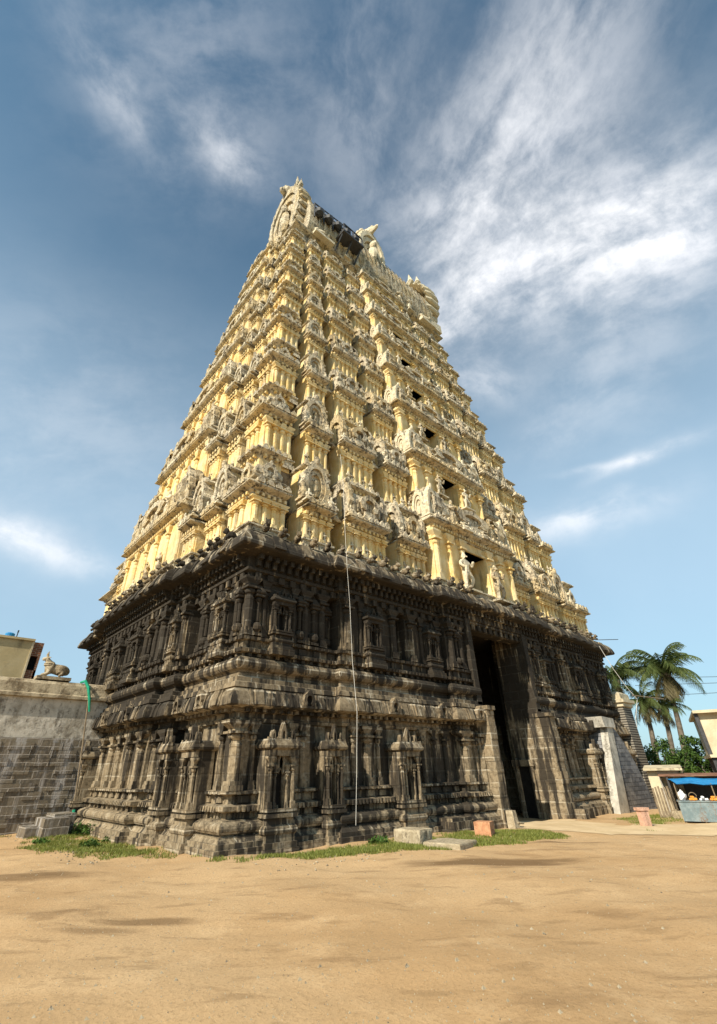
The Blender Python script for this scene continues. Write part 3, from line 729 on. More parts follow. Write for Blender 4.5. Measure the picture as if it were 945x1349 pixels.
def F_front(y0): return lambda a, bb: (a, y0 - bb), 0.0
def surf_front(x, WF):
    for a0, a1, o in WF:
        if a0 <= x <= a1: return -o
    return 0
# big engaged pillars, flat pilasters and little pavilions, front then left
FP = [(.02, .30, .0), (.50, .14, 0), (1.72, .15, 0), (2.08, .17, 0), (3.15, .13, 0), (3.72, .17, 0), (4.25, .28, 0), (4.72, .15, 0), (6.35, .15, 0), (6.75, .16, 0), (7.35, .16, 0), (7.95, .17, 0), (8.72, .30, 0), (9.32, .18, 0)]
for x, wd, _ in FP:
    for xx in (x, W - x):
        if xx > 12 and xx > 19.5 and False: continue
        link('stone_pilaster', umesh('pilaster', 'stone'), lower, (xx, surf_front(x, WALLF) - .04, 1.12), 0, (wd, wd, 1.50))
for x, wd in ((1.08, .92), (2.80, .64), (5.55, .95), (8.05, .0)):
    if wd:
        for xx in (x, W - x):
            y = surf_front(x, EAVEF); link('niche_shrine', umesh('niche', 'stone'), lower, (xx, y - .30, -.12), 0, (wd, .78, 2.5))
LPs = [(.02, .30), (.55, .15), (1.95, .15), (2.25, .17), (3.62, .26), (4.28, .26), (4.75, .28), (5.75, .26), (6.75, .2), (7.5, .2), (8.4, .26)]
for y, wd in LPs:
    x = surf_front(y, WALLL)
    if y > .1: link('stone_pilaster', umesh('pilaster', 'stone'), lower, (x - .04, y, 1.12), R(-90), (wd, wd, 1.50))
for y, wd in ((1.25, .85), (2.85, .70), (9.0, .8)):
    link('niche_shrine', umesh('niche', 'stone'), lower, (surf_front(y, EAVEL) - .30, y, -.12), R(-90), (wd, .78, 2.5))
for x in (1.9, 5.1, 7.5, 9.3):
    for xx in (x, W - x): link('horseshoe_arch', umesh('kudu', 'stone'), lower, (xx, surf_front(x, EAVEF) - .50, 2.96), 0, (.44, .5, .48))
for y in (1.15, 2.6, 5.4, 7.6): link('horseshoe_arch', umesh('kudu', 'stone'), lower, (surf_front(y, EAVEL) - .50, y, 2.96), R(-90), (.44, .5, .48))
b = MB(); b.box(6.75, 7.85, -1.25, -.6, -.4, .16); b.box(6.82, 7.78, -1.15, -.6, .16, .24); b.box(6.7, 7.9, -1.3, -.6, -.4, -.02)
build(b, 'plinth_block', M['stone'], lower)

# ---- upper stone storey
b = MB(); b.sweep(notch(WP, GX0, GX1, -.5, 9.0), [(0, 3.4), (0, 7.3)], True)
b.box(GX0 - 2.4, GX1 + 2.8, -.30, 9.2, 6.86, 7.2)
upper = build(b, 'stone_storey', M['stone'], tower)
b = MB()
b.sweep(OP, [(-.4, 3.76), (.10, 3.77), (.13, 3.82), (.23, 3.86), (.285, 3.93), (.30, 4.0), (.285, 4.07), (.23, 4.14), (.12, 4.18), (.02, 4.2), (.02, 4.28), (.18, 4.30), (.20, 4.40), (.05, 4.42), (.05, 4.62), (.15, 4.64), (.17, 4.73), (.02, 4.76), (-.4, 4.77)], False)
row(b, EP, .0, .10, 4.43, 4.61, .5, .26, ingate_w); row(b, EP, .0, .12, 4.205, 4.29, .3, .12, ingate_w)
row(b, EP, .0, .215, 4.31, 4.395, .17, .07, ingate_w); row(b, EP, .0, .185, 4.65, 4.725, .25, .12, ingate_w)
build(b, 'base_moulding', M['stone'], upper)
b = MB()
b.sweep(EP, [(-.4, 6.40), (.06, 6.41), (.09, 6.50), (.05, 6.52), (.05, 6.62), (.18, 6.65), (.18, 6.74), (.12, 6.76), (.12, 7.10), (.30, 7.14), (.66, 7.19), (.72, 7.24), (.71, 7.34), (.66, 7.50), (.56, 7.66), (.42, 7.78), (.28, 7.84), (.28, 7.90), (-.4, 7.92)], True, True)
row(b, EP, .1, .42, 6.98, 7.14, .26, .12); row(b, EP, .1, .27, 6.80, 6.99, .26, .12); row(b, EP, .1, .17, 6.42, 6.62, .4, .2)
row(b, EP, .3, .80, 7.27, 7.76, .95, .42, None, .56)
build(b, 'cornice', M['stone'], upper)
b = MB(); b.box(GX0 - .05, GX1 + .05, -.74, -.36, 6.76, 6.98)
for x0, x1 in ((GX0 - .3, GX0 - .01), (GX1 + .01, GX1 + .3)): b.box(x0, x1, -.74, .2, 3.5, 6.78)
build(b, 'gate_frame', M['stone'], upper)
UF = [(.04, .24, .1), (.55, .15, 0), (1.62, .15, 0), (2.05, .22, 0), (2.72, .22, 0), (3.6, .24, 0), (4.2, .13, 0), (5.1, .13, 0), (5.75, .24, 0), (6.72, .24, 0), (7.3, .15, 0), (8.2, .22, 0), (8.75, .28, 0), (9.35, .22, 0)]
for x, wd, _ in UF:
    for xx in (x, W - x): link('stone_pilaster', umesh('pilaster', 'stone'), upper, (xx, surf_front(x, WALLF) - .03, 4.76), 0, (wd, wd, 1.68))
for x, wd in ((1.08, .72), (2.4, .0), (4.65, .75), (7.75, .7)):
    if wd:
        for xx in (x, W - x): link('niche_shrine', umesh('niche', 'stone'), upper, (xx, surf_front(x, WALLF) - .02, 4.40), 0, (wd, .7, 1.72))
for x in (.32, 1.83, 2.38, 3.12, 6.25, 9.05):
    for xx in (x, W - x): link('vase_relief', umesh('vase', 'stone'), upper, (xx, surf_front(x, WALLF) - .06, 4.78), 0, (.26, .3, 1.45))
UL = [(.55, .15), (1.62, .15), (2.05, .22), (2.72, .22), (3.62, .22), (4.25, .22), (4.7, .24), (5.4, .15), (6.3, .22), (7.3, .15), (8.3, .15), (9.3, .22), (10.2, .15), (10.9, .24), (11.4, .22), (12.0, .22), (12.9, .22), (13.6, .15), (14.4, .2), (15.4, .22)]
for y, wd in UL: link('stone_pilaster', umesh('pilaster', 'stone'), upper, (surf_front(y, WALLL) - .03, y, 4.76), R(-90), (wd, wd, 1.68))
for y, wd in ((1.08, .72), (3.95, .5), (6.85, .75), (8.8, .75), (14.0, .7)): link('niche_shrine', umesh('niche', 'stone'), upper, (surf_front(y, WALLL) - .02, y, 4.40), R(-90), (wd, .7, 1.72))
for y in (.32, 1.83, 2.38, 3.2, 5.85, 7.8, 9.75, 12.4, 13.2, 14.9): link('vase_relief', umesh('vase', 'stone'), upper, (surf_front(y, WALLL) - .06, y, 4.78), R(-90), (.26, .3, 1.45))
for x in [i * .62 + .2 for i in range(38)]:
    if abs(x - 12) < 1.6: continue
    xx = min(x, W - x); link('crouching_lion', umesh('beast', 'stone'), upper, (x, surf_front(xx, EAVEF) - .36, 7.88), random.uniform(-.3, .3), (.42, .44, random.uniform(.34, .52)))
for y in [i * .62 + .8 for i in range(24)]:
    yy = min(y, D - y); link('crouching_lion', umesh('beast', 'stone'), upper, (surf_front(yy, EAVEL) - .36, y, 7.88), R(-90) + random.uniform(-.3, .3), (.42, .44, random.uniform(.34, .52)))

# ---- stucco tiers
ZE = [9.72, 14.07, 18.15, 21.78, 25.18, 28.42, 31.46, 34.21]
INS = [(-0.51, -0.22), (0.17, 0.57), (0.79, 1.29), (1.32, 1.91), (1.80, 2.48), (2.24, 3.00), (2.64, 3.49), (2.99, 3.92)]
HH = [4.2] + [ZE[i] - ZE[i - 1] for i in range(1, 8)] + [2.6]
DC = [1.45, 1.4, 1.35, 1.35, 1.3, 1.25, 1.2, 1.1]
ZA = [ZE[i] + .46 * HH[i + 1] for i in range(8)]

class Face:
    """frame on one side: a runs along the side from its near end, b outwards"""
    def __init__(s, kind, x0, x1, y0, y1): s.k = kind; s.x0, s.x1, s.y0, s.y1 = x0, x1, y0, y1
    def L(s): return (s.x1 - s.x0) if s.k == 'f' else (s.y1 - s.y0)
    def pt(s, a, b_): return (s.x0 + a, s.y0 - b_) if s.k == 'f' else ((s.x0 - b_, s.y0 + a) if s.k == 'l' else (s.x1 + b_, s.y0 + a))
    def rz(s): return {'f': 0.0, 'l': R(-90), 'r': R(90)}[s.k]
    def rect(s, a0, a1, b0, b1):
        p, q = s.pt(a0, b0), s.pt(a1, b1); return min(p[0], q[0]), max(p[0], q[0]), min(p[1], q[1]), max(p[1], q[1])

def eave_prof(z, s): return [(-.05, z - .34 * s), (.04 * s, z - .335 * s), (.08 * s, z - .29 * s), (.04 * s, z - .27 * s), (.04 * s, z - .18 * s), (.13 * s, z - .15 * s), (.13 * s, z - .10 * s), (.32 * s, z - .04 * s), (.38 * s, z), (.37 * s, z + .05 * s), (.30 * s, z + .12 * s), (.19 * s, z + .18 * s), (.10 * s, z + .21 * s)]
def attic_prof(z, s): return [(0, z - .44 * s), (.05 * s, z - .36 * s), (.05 * s, z - .32 * s), (.12 * s, z - .28 * s), (.26 * s, z - .22 * s), (.29 * s, z - .17 * s), (.22 * s, z - .06 * s), (.1 * s, z)]
def plinth_prof(z, s): return [(.16 * s, z - .1), (.16 * s, z + .12 * s), (.07 * s, z + .16 * s), (.10 * s, z + .22 * s), (.10 * s, z + .27 * s), (.17 * s, z + .30 * s), (.17 * s, z + .36 * s), (.01, z + .40 * s)]

def arcs(mb, F, a0, a1, b_, z, s):
    """row of little pointed arches on an eave"""
    n = max(1, int((a1 - a0) / (.30 * s))); wd = (a1 - a0) / n * .38
    for k in range(n):
        a = a0 + (k + .5) * (a1 - a0) / n; q = random.uniform(.85, 1.2)
        poly = [(-wd, 0), (wd, 0), (wd * 1.05, .11 * s * q), (wd * .55, .19 * s * q), (0, .27 * s * q), (-wd * .55, .19 * s * q), (-wd * 1.05, .11 * s * q)]
        rz = F.rz(); p = F.pt(a, b_); mb.ext(poly, -.06 * s, .16 * s, placed((p[0], p[1], z), rz, (1, 1, 1)))

def dent(mb, F, a0, a1, b_, z0, z1, s):
    n = max(1, int((a1 - a0) / (.21 * s))); wd = .10 * s
    for k in range(n):
        a = a0 + (k + .5) * (a1 - a0) / n; x0, x1, y0, y1 = F.rect(a - wd / 2, a + wd / 2, b_ - .05, b_ + .17 * s); mb.box(x0, x1, y0, y1, z0, z1)

def bay(T, F, a0, a1, dep, z0, zE, s, npil, side=.36, za=None):
    x0, x1, y0, y1 = F.rect(a0, a1, -1.1, dep)
    T['wall'].box(x0, x1, y0, y1, z0 - .2, zE)
    x0, x1, y0, y1 = F.rect(a0 + .12 * s, a1 - .12 * s, -1.0, dep); T['trim'].rect(x0, x1, y0, y1, plinth_prof(z0, s))
    x0, x1, y0, y1 = F.rect(a0 + side * s, a1 - side * s, -1.0, dep); T['trim'].rect(x0, x1, y0, y1, eave_prof(zE, s))
    if za:      # small upper storey behind the miniature roof
        x0, x1, y0, y1 = F.rect(a0 + .10 * s, a1 - .10 * s, -1.2, dep - .34 * s); T['wall'].box(x0, x1, y0, y1, zE, za - .3 * s)
        x0, x1, y0, y1 = F.rect(a0 + .30 * s, a1 - .30 * s, -1.2, dep - .34 * s); T['trim'].rect(x0, x1, y0, y1, attic_prof(za, s))
        dent(T['dent'], F, a0 + .1 * s, a1 - .1 * s, dep - .34 * s, za - .40 * s, za - .27 * s, s); arcs(T['trim'], F, a0 + .05 * s, a1 - .05 * s, dep - .06 * s, za - .20 * s, s * .9)
    dent(T['dent'], F, a0, a1, dep, zE - .28 * s, zE - .16 * s, s)
    arcs(T['trim'], F, a0, a1, dep + .34 * s, zE + .08 * s, s)
    hp = zE - .33 * s - (z0 + .40 * s)
    if npil and hp > .2:
        wd = .175 * s
        for k in range(npil):
            a = a0 + wd * .75 + (a1 - a0 - wd * 1.5) * (k / (npil - 1) if npil > 1 else .5); p = F.pt(a, dep + .02)
            piece('stucco_pilaster', 'pilaster', 'stucco', T['o'], (p[0], p[1], z0 + .40 * s), F.rz(), (wd, wd, hp))

def statue(T, F, a, b_, z, h, kind=None, rz=0.0, nm='statue'):
    kind = kind or random.choice(['seated', 'devotee', 'devotee', 'seated', 'guardian'])
    k = {'seated': .62}.get(kind, 1.0); p = F.pt(a, b_)
    piece(nm, kind, 'crown' if random.random() < .45 else 'orn', T['o'], (p[0], p[1], z), F.rz() + rz, (h * k * 1.05 if kind != 'seated' else h * k, h * k, h * k))

tiers = []
for k in range(8):
    zE, h, s = ZE[k], HH[k], HH[k] / 4.2
    hn = HH[k + 1]; o_ = .44 * s
    x0, x1 = INS[k][0] + o_, W - INS[k][0] - o_; y0, y1 = INS[k][1] + o_, D - INS[k][1] - o_
    z0 = 8.0 if k == 0 else ZA[k - 1]
    zb = 7.7 if k == 0 else ZE[k - 1]
    T = {'wall': MB(), 'trim': MB(), 'dent': MB(), 'rec': MB()}
    t = link('tier', None, tower); bpy.data.objects.remove(t)
    tm = bpy.data.objects.new('tier', bpy.data.meshes.new('tier')); COL.objects.link(tm); tm.parent = tower; tm.location = -Vector(tower.location); T['o'] = tm; tiers.append(tm)
    r = .85 * s
    Fs = {c: Face(c, x0, x1, y0, y1) for c in 'flr'}
    Lx, Ly = (x1 - x0) / 2, (y1 - y0) / 2
    # central window void: core built around it on the front
    cw = .264 * Lx; ww = .66 * s + .12; wz0, wz1 = zE - .42 * s, zE + .98 * s
    if k == 0: wz0, wz1, ww = 8.35, 10.35, .92
    xm = W / 2; cdep = .5
    ce = zE + DC[k]; c0 = 8.05 if k == 0 else ZE[k - 1] + DC[k - 1] + .40 * h
    # core of the storey (recess plane), left open behind the window
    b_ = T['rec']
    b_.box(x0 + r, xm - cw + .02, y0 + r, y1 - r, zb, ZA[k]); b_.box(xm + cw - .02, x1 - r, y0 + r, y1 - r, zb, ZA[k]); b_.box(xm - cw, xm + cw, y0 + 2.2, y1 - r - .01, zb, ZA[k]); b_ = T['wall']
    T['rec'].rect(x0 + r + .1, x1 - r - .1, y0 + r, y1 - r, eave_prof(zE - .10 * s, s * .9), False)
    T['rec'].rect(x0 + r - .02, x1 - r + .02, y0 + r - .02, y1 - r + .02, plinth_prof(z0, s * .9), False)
    # corner bays
    aF, aL = .112 * Lx, .19 * Ly
    for cx0, cx1 in ((x0, x0 + aF), (x1 - aF, x1)):
        for cy0, cy1 in ((y0, y0 + aL), (y1 - aL, y1)):
            T['wall'].box(cx0, cx1, cy0, cy1, z0 - .2, zE)
            T['trim'].rect(cx0 + .03, cx1 - .03, cy0 + .03, cy1 - .03, plinth_prof(z0, s)); 
            sa, sb = .34 * s, .34 * s
            T['trim'].rect(cx0 + sa * (cx0 > 12) , cx1 - sa * (cx0 < 12), cy0 + sb * (cy0 > 8), cy1 - sb * (cy0 < 8), eave_prof(zE, s))
            e_ = .30 * s; ax0, ax1 = (cx0 + e_, cx1 - .1 * s) if cx0 < 12 else (cx0 + .1 * s, cx1 - e_); ay0, ay1 = (cy0 + e_, cy1 - .1 * s) if cy0 < 8 else (cy0 + .1 * s, cy1 - e_)
            T['wall'].box(ax0, ax1, ay0, ay1, zE, ZA[k] - .3 * s); T['trim'].rect(ax0 + .2 * s * (cx0 > 12), ax1 - .2 * s * (cx0 < 12), ay0 + .2 * s * (cy0 > 8), ay1 - .2 * s * (cy0 < 8), attic_prof(ZA[k], s))
            kw, kd = (cx1 - cx0) * .95, (cy1 - cy0) * .95; kh = .36 * hn
            piece('corner_shrine', 'kuta', 'orn', tm, ((cx0 + cx1) / 2, (cy0 + cy1) / 2, zE + .17 * s), 0, (kw, kd, kh))
    hp = zE - .33 * s - (z0 + .40 * s); wd = .19 * s
    for c, al in (('f', aF), ('l', aL)):
        F = Fs[c]; dent(T['dent'], F, 0, al, 0, zE - .28 * s, zE - .16 * s, s); arcs(T['trim'], F, -.1 * s, al, .34 * s, zE + .08 * s, s)
        n = 4 if al > 1.0 else 3
        for i in range(n):
            if c == 'l' and i == 0: continue
            p = F.pt(wd * .7 + (al - wd * 1.4) * i / (n - 1), .02); piece('stucco_pilaster', 'pilaster', 'stucco', tm, (p[0], p[1], z0 + .40 * s), F.rz(), (wd, wd, hp))
        if c == 'f':
            for i in range(n): p = F.pt(F.L() - al + wd * .7 + (al - wd * 1.4) * i / (n - 1), .02); piece('stucco_pilaster', 'pilaster', 'stucco', tm, (p[0], p[1], z0 + .40 * s), 0, (wd, wd, hp))
            dent(T['dent'], F, F.L() - al, F.L(), 0, zE - .28 * s, zE - .16 * s, s); arcs(T['trim'], F, F.L() - al, F.L() + .1, .34 * s, zE + .08 * s, s)
        dent(T['dent'], F, .35 * s, al, -.30 * s, ZA[k] - .40 * s, ZA[k] - .27 * s, s); arcs(T['trim'], F, .2 * s, al, -.02 * s, ZA[k] - .20 * s, s * .9)
    # bays of the front, mirrored, and of the left and right sides
    hz = zE + .19 * s
    for c, half, bays in (('f', Lx, [(.164, .272, .14, 'gable', 4), (.330, .508, .18, 'barrel', 6), (.576, .716, .12, 'barrel', 5)]),
                          ('l', Ly, [(.245, .39, .08, 'gable', 4), (.435, .575, .34, 'gable', 4)]), ('r', Ly, [(.235, .40, .06, 'gable', 0), (.43, .585, .34, 'gable', 0)])):
        F = Fs[c]
        for f0, f1, dep, roof, npil in bays:
            for side in (0, 1):
                a0, a1 = (f0 * half, f1 * half) if side == 0 else (2 * half - f1 * half, 2 * half - f0 * half)
                bay(T, F, a0, a1, dep, z0, zE - (.12 * s if roof == 'gable' else 0), s, npil, .36, ZA[k])
                ac, wd_ = (a0 + a1) / 2, a1 - a0; p = F.pt(ac, dep - .12 * s); gh = .52 * hn
                if roof == 'gable':
                    piece('horseshoe_gable', 'gable', 'orn', tm, (p[0], p[1], hz - .08 * s), F.rz(), (min(wd_ * 1.0, gh * 1.0), .9 * s, gh))
                else:
                    p = F.pt(ac, dep - .26 * s); piece('barrel_roof', 'barrel', 'orn', tm, (p[0], p[1], hz), F.rz(), (wd_ * 1.0, 1.05 * s, .40 * hn))
                # figures and small beasts in the gaps and on the eaves
                if c != 'r':
                    am = a1 + .3 * s if side == 0 else a0 - .3 * s
                    statue(T, F, am, -.30 * s, hz - .15 * s, .36 * hn)
                    if npil >= 4:      # figures standing between the pilasters and along the small upper eave
                        for q in range(npil - 1):
                            if (q + k) % 2: continue
                            statue(T, F, a0 + .13 * s + (wd_ - .26 * s) * (q + .5) / (npil - 1), dep + .03, z0 + .38 * s, .30 * (zE - z0), 'devotee', 0.0, 'wall_figure')
                        for q in (.2, .5, .8): statue(T, F, a0 + wd_ * q, dep - .20 * s, ZA[k] - .08 * s, .15 * hn, random.choice(['seated', 'devotee']), 0.0, 'eave_figure')
                    statue(T, F, a0 + .12 * s, dep + .22 * s, hz - .08 * s, .20 * hn, 'seated', 0.0, 'eave_figure'); statue(T, F, a1 - .12 * s, dep + .22 * s, hz - .08 * s, .20 * hn, 'seated', 0.0, 'eave_figure')
        # recess niches
        if c != 'r':
            for f in ((.131, .30, .542) if c == 'f' else (.212,)):
                for a in (f * half, 2 * half - f * half):
                    p = F.pt(a, -r + .02); wd_ = .16 * s; piece('recess_pilaster', 'pilaster', 'grime_shade', tm, (p[0], p[1], z0 + .30 * s), F.rz(), (wd_, wd_, hp))
    # central bay, front: piers, sill, head, dark window behind
    F = Fs['f']; A = Lx; dep = cdep
    for a0, a1 in ((A - cw, A - ww), (A + ww, A + cw)):
        x_0, x_1, y_0, y_1 = F.rect(a0, a1, -2.4, dep); b_.box(x_0, x_1, y_0, y_1, zb, ce)
        for i in range(3 if cw - ww > .9 else 2):
            n_ = 3 if cw - ww > .9 else 2; wd_ = .26 * s; p = F.pt(a0 + wd_ * .7 + (a1 - a0 - wd_ * 1.4) * i / (n_ - 1), dep + .03); zz = max(c0, z0) + .30 * s
            piece('stucco_pilaster', 'pilaster', 'stucco', tm, (p[0], p[1], zz), 0, (wd_, wd_, ce - .42 * s - zz))
    x_0, x_1, y_0, y_1 = F.rect(A - ww - .01, A + ww + .01, -2.4, dep - .02); b_.box(x_0, x_1, y_0, y_1, zb, wz0); b_.box(x_0, x_1, y_0, y_1, wz1, ce)
    x_0, x_1, y_0, y_1 = F.rect(A - cw + .1 * s, A + cw - .1 * s, -.4, dep); T['trim'].rect(x_0, x_1, y_0, y_1, eave_prof(ce, s))
    dent(T['dent'], F, A - cw, A + cw, dep, ce - .28 * s, ce - .16 * s, s); arcs(T['trim'], F, A - cw, A + cw, dep + .34 * s, ce + .08 * s, s)
    x_0, x_1, y_0, y_1 = F.rect(A - cw + .05, A + cw - .05, -.3, dep); T['trim'].rect(x_0, x_1, y_0, y_1, plinth_prof(c0 - (.0 if k == 0 else .1 * s), s), False)
    wb = MB(); x_0, x_1, y_0, y_1 = F.rect(A - ww - .09 * s, A - ww + .03, -.3, dep + .06); wb.box(x_0, x_1, y_0, y_1, wz0, wz1)
    x_0, x_1, y_0, y_1 = F.rect(A + ww - .03, A + ww + .09 * s, -.3, dep + .06); wb.box(x_0, x_1, y_0, y_1, wz0, wz1); x_0, x_1, y_0, y_1 = F.rect(A - ww - .12 * s, A + ww + .12 * s, -.3, dep + .08); wb.box(x_0, x_1, y_0, y_1, wz1, wz1 + .12 * s)
    build(wb, 'door_frame' if k == 0 else 'window_frame', M['stucco'], tm)
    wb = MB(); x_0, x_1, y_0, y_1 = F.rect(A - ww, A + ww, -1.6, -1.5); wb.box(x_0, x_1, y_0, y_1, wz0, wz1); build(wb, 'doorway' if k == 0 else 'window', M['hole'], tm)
    # roof, gables and figures over the central eave; guardians beside the window
    cz = ce + .20 * s; rh = .42 * hn
    p = F.pt(A, dep - .35 * s); piece('barrel_roof', 'barrel', 'orn', tm, (p[0], p[1], cz), 0, (cw * 1.86, 1.2 * s, rh))
    for sx in (-1, 1):
        p = F.pt(A + sx * (cw - .22 * s), dep + .08 * s); piece('horseshoe_gable', 'gable', 'crown', tm, (p[0], p[1], cz - .1 * s), 0, (.75 * s, .6 * s, rh * 1.05))
        statue(T, F, A + sx * (ww + .34 * s), dep + .22 * s, wz0 - .12 * s, (1.85 if k == 0 else 1.30 * s), 'guardian', 0)
        if sx == -1: p = F.pt(A - cw - .02, dep - .45 * s); piece('horseshoe_gable', 'gable', 'crown', tm, (p[0], p[1], cz - .1 * s), R(-90), (.75 * s, .6 * s, rh * 1.05))
        if k < 7:
            for q in (.25, .5): statue(T, F, A + sx * cw * q, dep + .22 * s, cz - .05, .34 * hn)
    # central bay, left and right: closed wall with a taller eave
    ch = .415 * Ly
    for c in 'lr':
        F = Fs[c]; A2 = Ly; e2 = zE + .95 * s
        bay(T, F, A2 - ch, A2 + ch, .50, z0, e2, s, 6 if c == 'l' else 0, .05)
        if c == 'l':
            p = F.pt(A2, .45); 
            for q in (-.45, 0, .45): statue(T, F, A2 + q * ch, .60, z0 + .35 * s, 1.0 * s)
        p = F.pt(A2, .50 - .4 * s); piece('barrel_roof', 'barrel', 'orn', tm, (p[0], p[1], e2 + .18 * s), F.rz(), (ch * 1.8, 1.3 * s, .46 * hn))
        for sx in (-1, 1):
            p = F.pt(A2 + sx * (ch - .3 * s), .52); piece('horseshoe_gable', 'gable', 'orn', tm, (p[0], p[1], e2 + .2 * s), F.rz(), (.85 * s, .6 * s, .46 * hn))
            if c == 'l': statue(T, F, A2 + sx * ch * .4, .66, e2 + .25 * s, .34 * hn)
    tm.data = T['wall'].mesh('tier', [M['stucco']])
    T['dent'].m = [1] * len(T['dent'].m); T['trim'].put(T['dent'], lambda v: v)
    build(T['trim'], 'cornice', [M['orn'], M['stucco']], tm); build(T['rec'], 'recess_wall', M['grime_shade'], tm)
for (nm, mat), mb in STUFF.items():
    o = build(mb, nm, [M[mat], M['hole']], tower); o['kind'] = 'stuff'

# ---- wagon-vault roof with great horseshoe gables at the ends and over the middle
b = MB()
rx0, rx1 = 4.6, 19.4; yc = 7.8
b.rect(3.75, 20.25, 4.5, D - 4.5, [(0, 34.3), (0, 36.2), (.35, 36.35), (.42, 36.5), (.1, 36.75)], True)
prof = [(-3.35, 36.7), (-3.75, 37.8), (-3.85, 39.2), (-3.6, 40.8), (-3.0, 42.2), (-2.0, 43.5), (-1.0, 44.3), (0, 44.7), (1.0, 44.3), (2.0, 43.5), (3.0, 42.2), (3.6, 40.8), (3.85, 39.2), (3.75, 37.8), (3.35, 36.7)]
n = len(prof)
b.add([(rx0, yc + y, z) for y, z in prof] + [(rx1, yc + y, z) for y, z in prof], [(i, i + 1, n + i + 1, n + i) for i in range(n - 1)] + [tuple(range(n)), tuple(n + i for i in reversed(range(n)))])
for i in range(25):
    x = rx0 + .9 + i * .54
    b.add([q for y, z in prof[:8] for q in ((x - .1, yc + y * 1.025, z + .05), (x + .1, yc + y * 1.025, z + .05))], [(2 * j, 2 * j + 1, 2 * j + 3, 2 * j + 2) for j in range(7)])
roof = build(b, 'roof', M['orn'], tower)
def u_great(th, hs=1.0):
    g = MB()
    horseshoe(g, 0, 3.6, 3.9, 3.1, -th, th, 40, .03, .6); horseshoe(g, 0, 3.6, 3.0, 2.2, -th * .8, th * .8, 30); horseshoe(g, 0, 3.4, 2.1, 1.3, -th * .6, th * .6, 24)
    g.box(-3.6, 3.6, -th, th, -.6, .5)
    for a in range(-50, 231, 14): 
        g.blob((3.95 * math.cos(R(a)), 0, 3.6 + 4.0 * math.sin(R(a))), (.36, th * 1.0, .36), 7, 5)
    g.blob((0, -th * .4, 8.0), (.95, th * 1.2, .85), 10, 7); g.blob((0, -th * 1.4, 7.7), (.5, .5, .4), 8, 5)
    for sx in (-1, 1):
        g.tube([(sx * .6, 0, 8.3), (sx * 1.5, 0, 8.3 + .8 * hs), (sx * 1.3, 0, 8.3 + 2.2 * hs)], [.42, .34, .05], 7); g.tube([(sx * 1.6, 0, 7.4), (sx * 2.5, 0, 7.4 + .6 * hs), (sx * 2.4, 0, 7.4 + 1.6 * hs)], [.4, .3, .05], 7); g.blob((sx * .42, -th * 1.2, 8.25), (.2, .2, .2), 7, 5); g.blob((sx * 1.2, 0, 7.7), (.45, th, .55), 7, 5)
    g.blob((0, -th * .7, 3.0), (1.0, .6, 1.5), 9, 7); g.blob((0, -th * .9, 4.9), (.5, .5, .6), 8, 5)
    return g
gl = u_great(.95)
build(gl, 'horseshoe_gable', M['orn'], roof, loc=(4.5, 6.75, 37.6), rz=R(-90), sc=(.56, .72, .97))
build(gl, 'horseshoe_gable', M['crown'], roof, loc=(19.5, 7.15, 37.6), rz=R(90), sc=(.86, 1.15, .95))
gm = u_great(.75, .5)
build(gm, 'horseshoe_gable', M['crown'], roof, loc=(11.7, 5.0, 38.6), sc=(.40, 1.2, .74))
for sx in (5.9, 18.2): link('statue', umesh('seated', 'crown'), roof, (sx, 4.35, 36.6), 0, (2.2, 2.2, 2.4))
for sx in (8.4, 9.6, 14.7, 16.0): link('statue', umesh('devotee', 'crown'), roof, (sx, 4.1, 36.6), 0, (1.7, 1.7, 1.8))
b = MB(); rl = [(4.9 + .95 * i, 3.85, 39.9 + .12 * i) for i in range(5)]
for dz in (0, .55, 1.1): b.tube([(x, y, z + dz - .7) for x, y, z in rl], .05, 5)
for x, y, z in rl: b.tube([(x, y, z - 1.6), (x, y, z + .4)], .07, 5)
rail = build(b, 'railing', M['metal'], roof)
for x, y, z in rl[:]:
    b = MB(); b.lathe(0, 0, [(.1, -.3), (.34, -.1), (.38, .25), (.22, .5), (.06, .7)], 9); build(b, 'floodlight', M['metal'], rail, loc=(x + .35, y - .2, z - 1.0))
b = MB(); b.box(7.2, 9.4, 3.0, 4.6, 37.9, 38.1)
for x in (7.3, 8.3, 9.3): b.tube([(x, 3.1, 38.0), (x, 3.1, 39.1)], .06, 5); b.tube([(x, 3.2, 38.0), (x, 4.4, 36.6)], .07, 5)
b.tube([(7.3, 3.1, 39.1), (9.3, 3.1, 39.1)], .06, 5)
build(b, 'platform', M['metal'], roof)
for i in range(5):
    b = MB(); b.lathe(0, 0, [(.2, 0), (.5, .3), (.55, .6), (.25, .9), (.12, 1.0), (.3, 1.15), (.06, 1.9)], 10); build(b, 'finial', M['crown'], roof, loc=(6.2 + i * 2.95, yc, 44.5))

# ------------------------------------------------------------------ compound wall, bull, house behind (left)
wall = thing('compound_wall', 'high stained compound wall of dark courses under whitewash, left of the tower', 'wall', (-8, 9.3, 0))
b = MB(); b.box(-26, -.2, 9.0, 9.9, -.5, 2.62)
for i in range(120):
    z = random.choice([.1 + .24 * j for j in range(10)]); x = random.uniform(-8, -.7); wd = random.uniform(.25, .6); b.box(x, x + wd, 8.955 + random.uniform(0, .03), 9.2, z, z + .225)
build(b, 'stone_courses', M['masonry'], wall)
b = MB(); b.box(-26, -.2, 9.03, 9.87, 2.62, 3.88); build(b, 'plaster_band', M['lime'], wall)
b = MB(); b.sweep([(-26, 9.03), (-.2, 9.03)], [(-.3, 3.88), (.0, 3.88), (.16, 3.9), (.16, 4.0), (.06, 4.04), (.04, 4.36), (-.02, 4.46), (-.3, 4.52), (-.84, 4.5), (-.84, 3.88)], False)
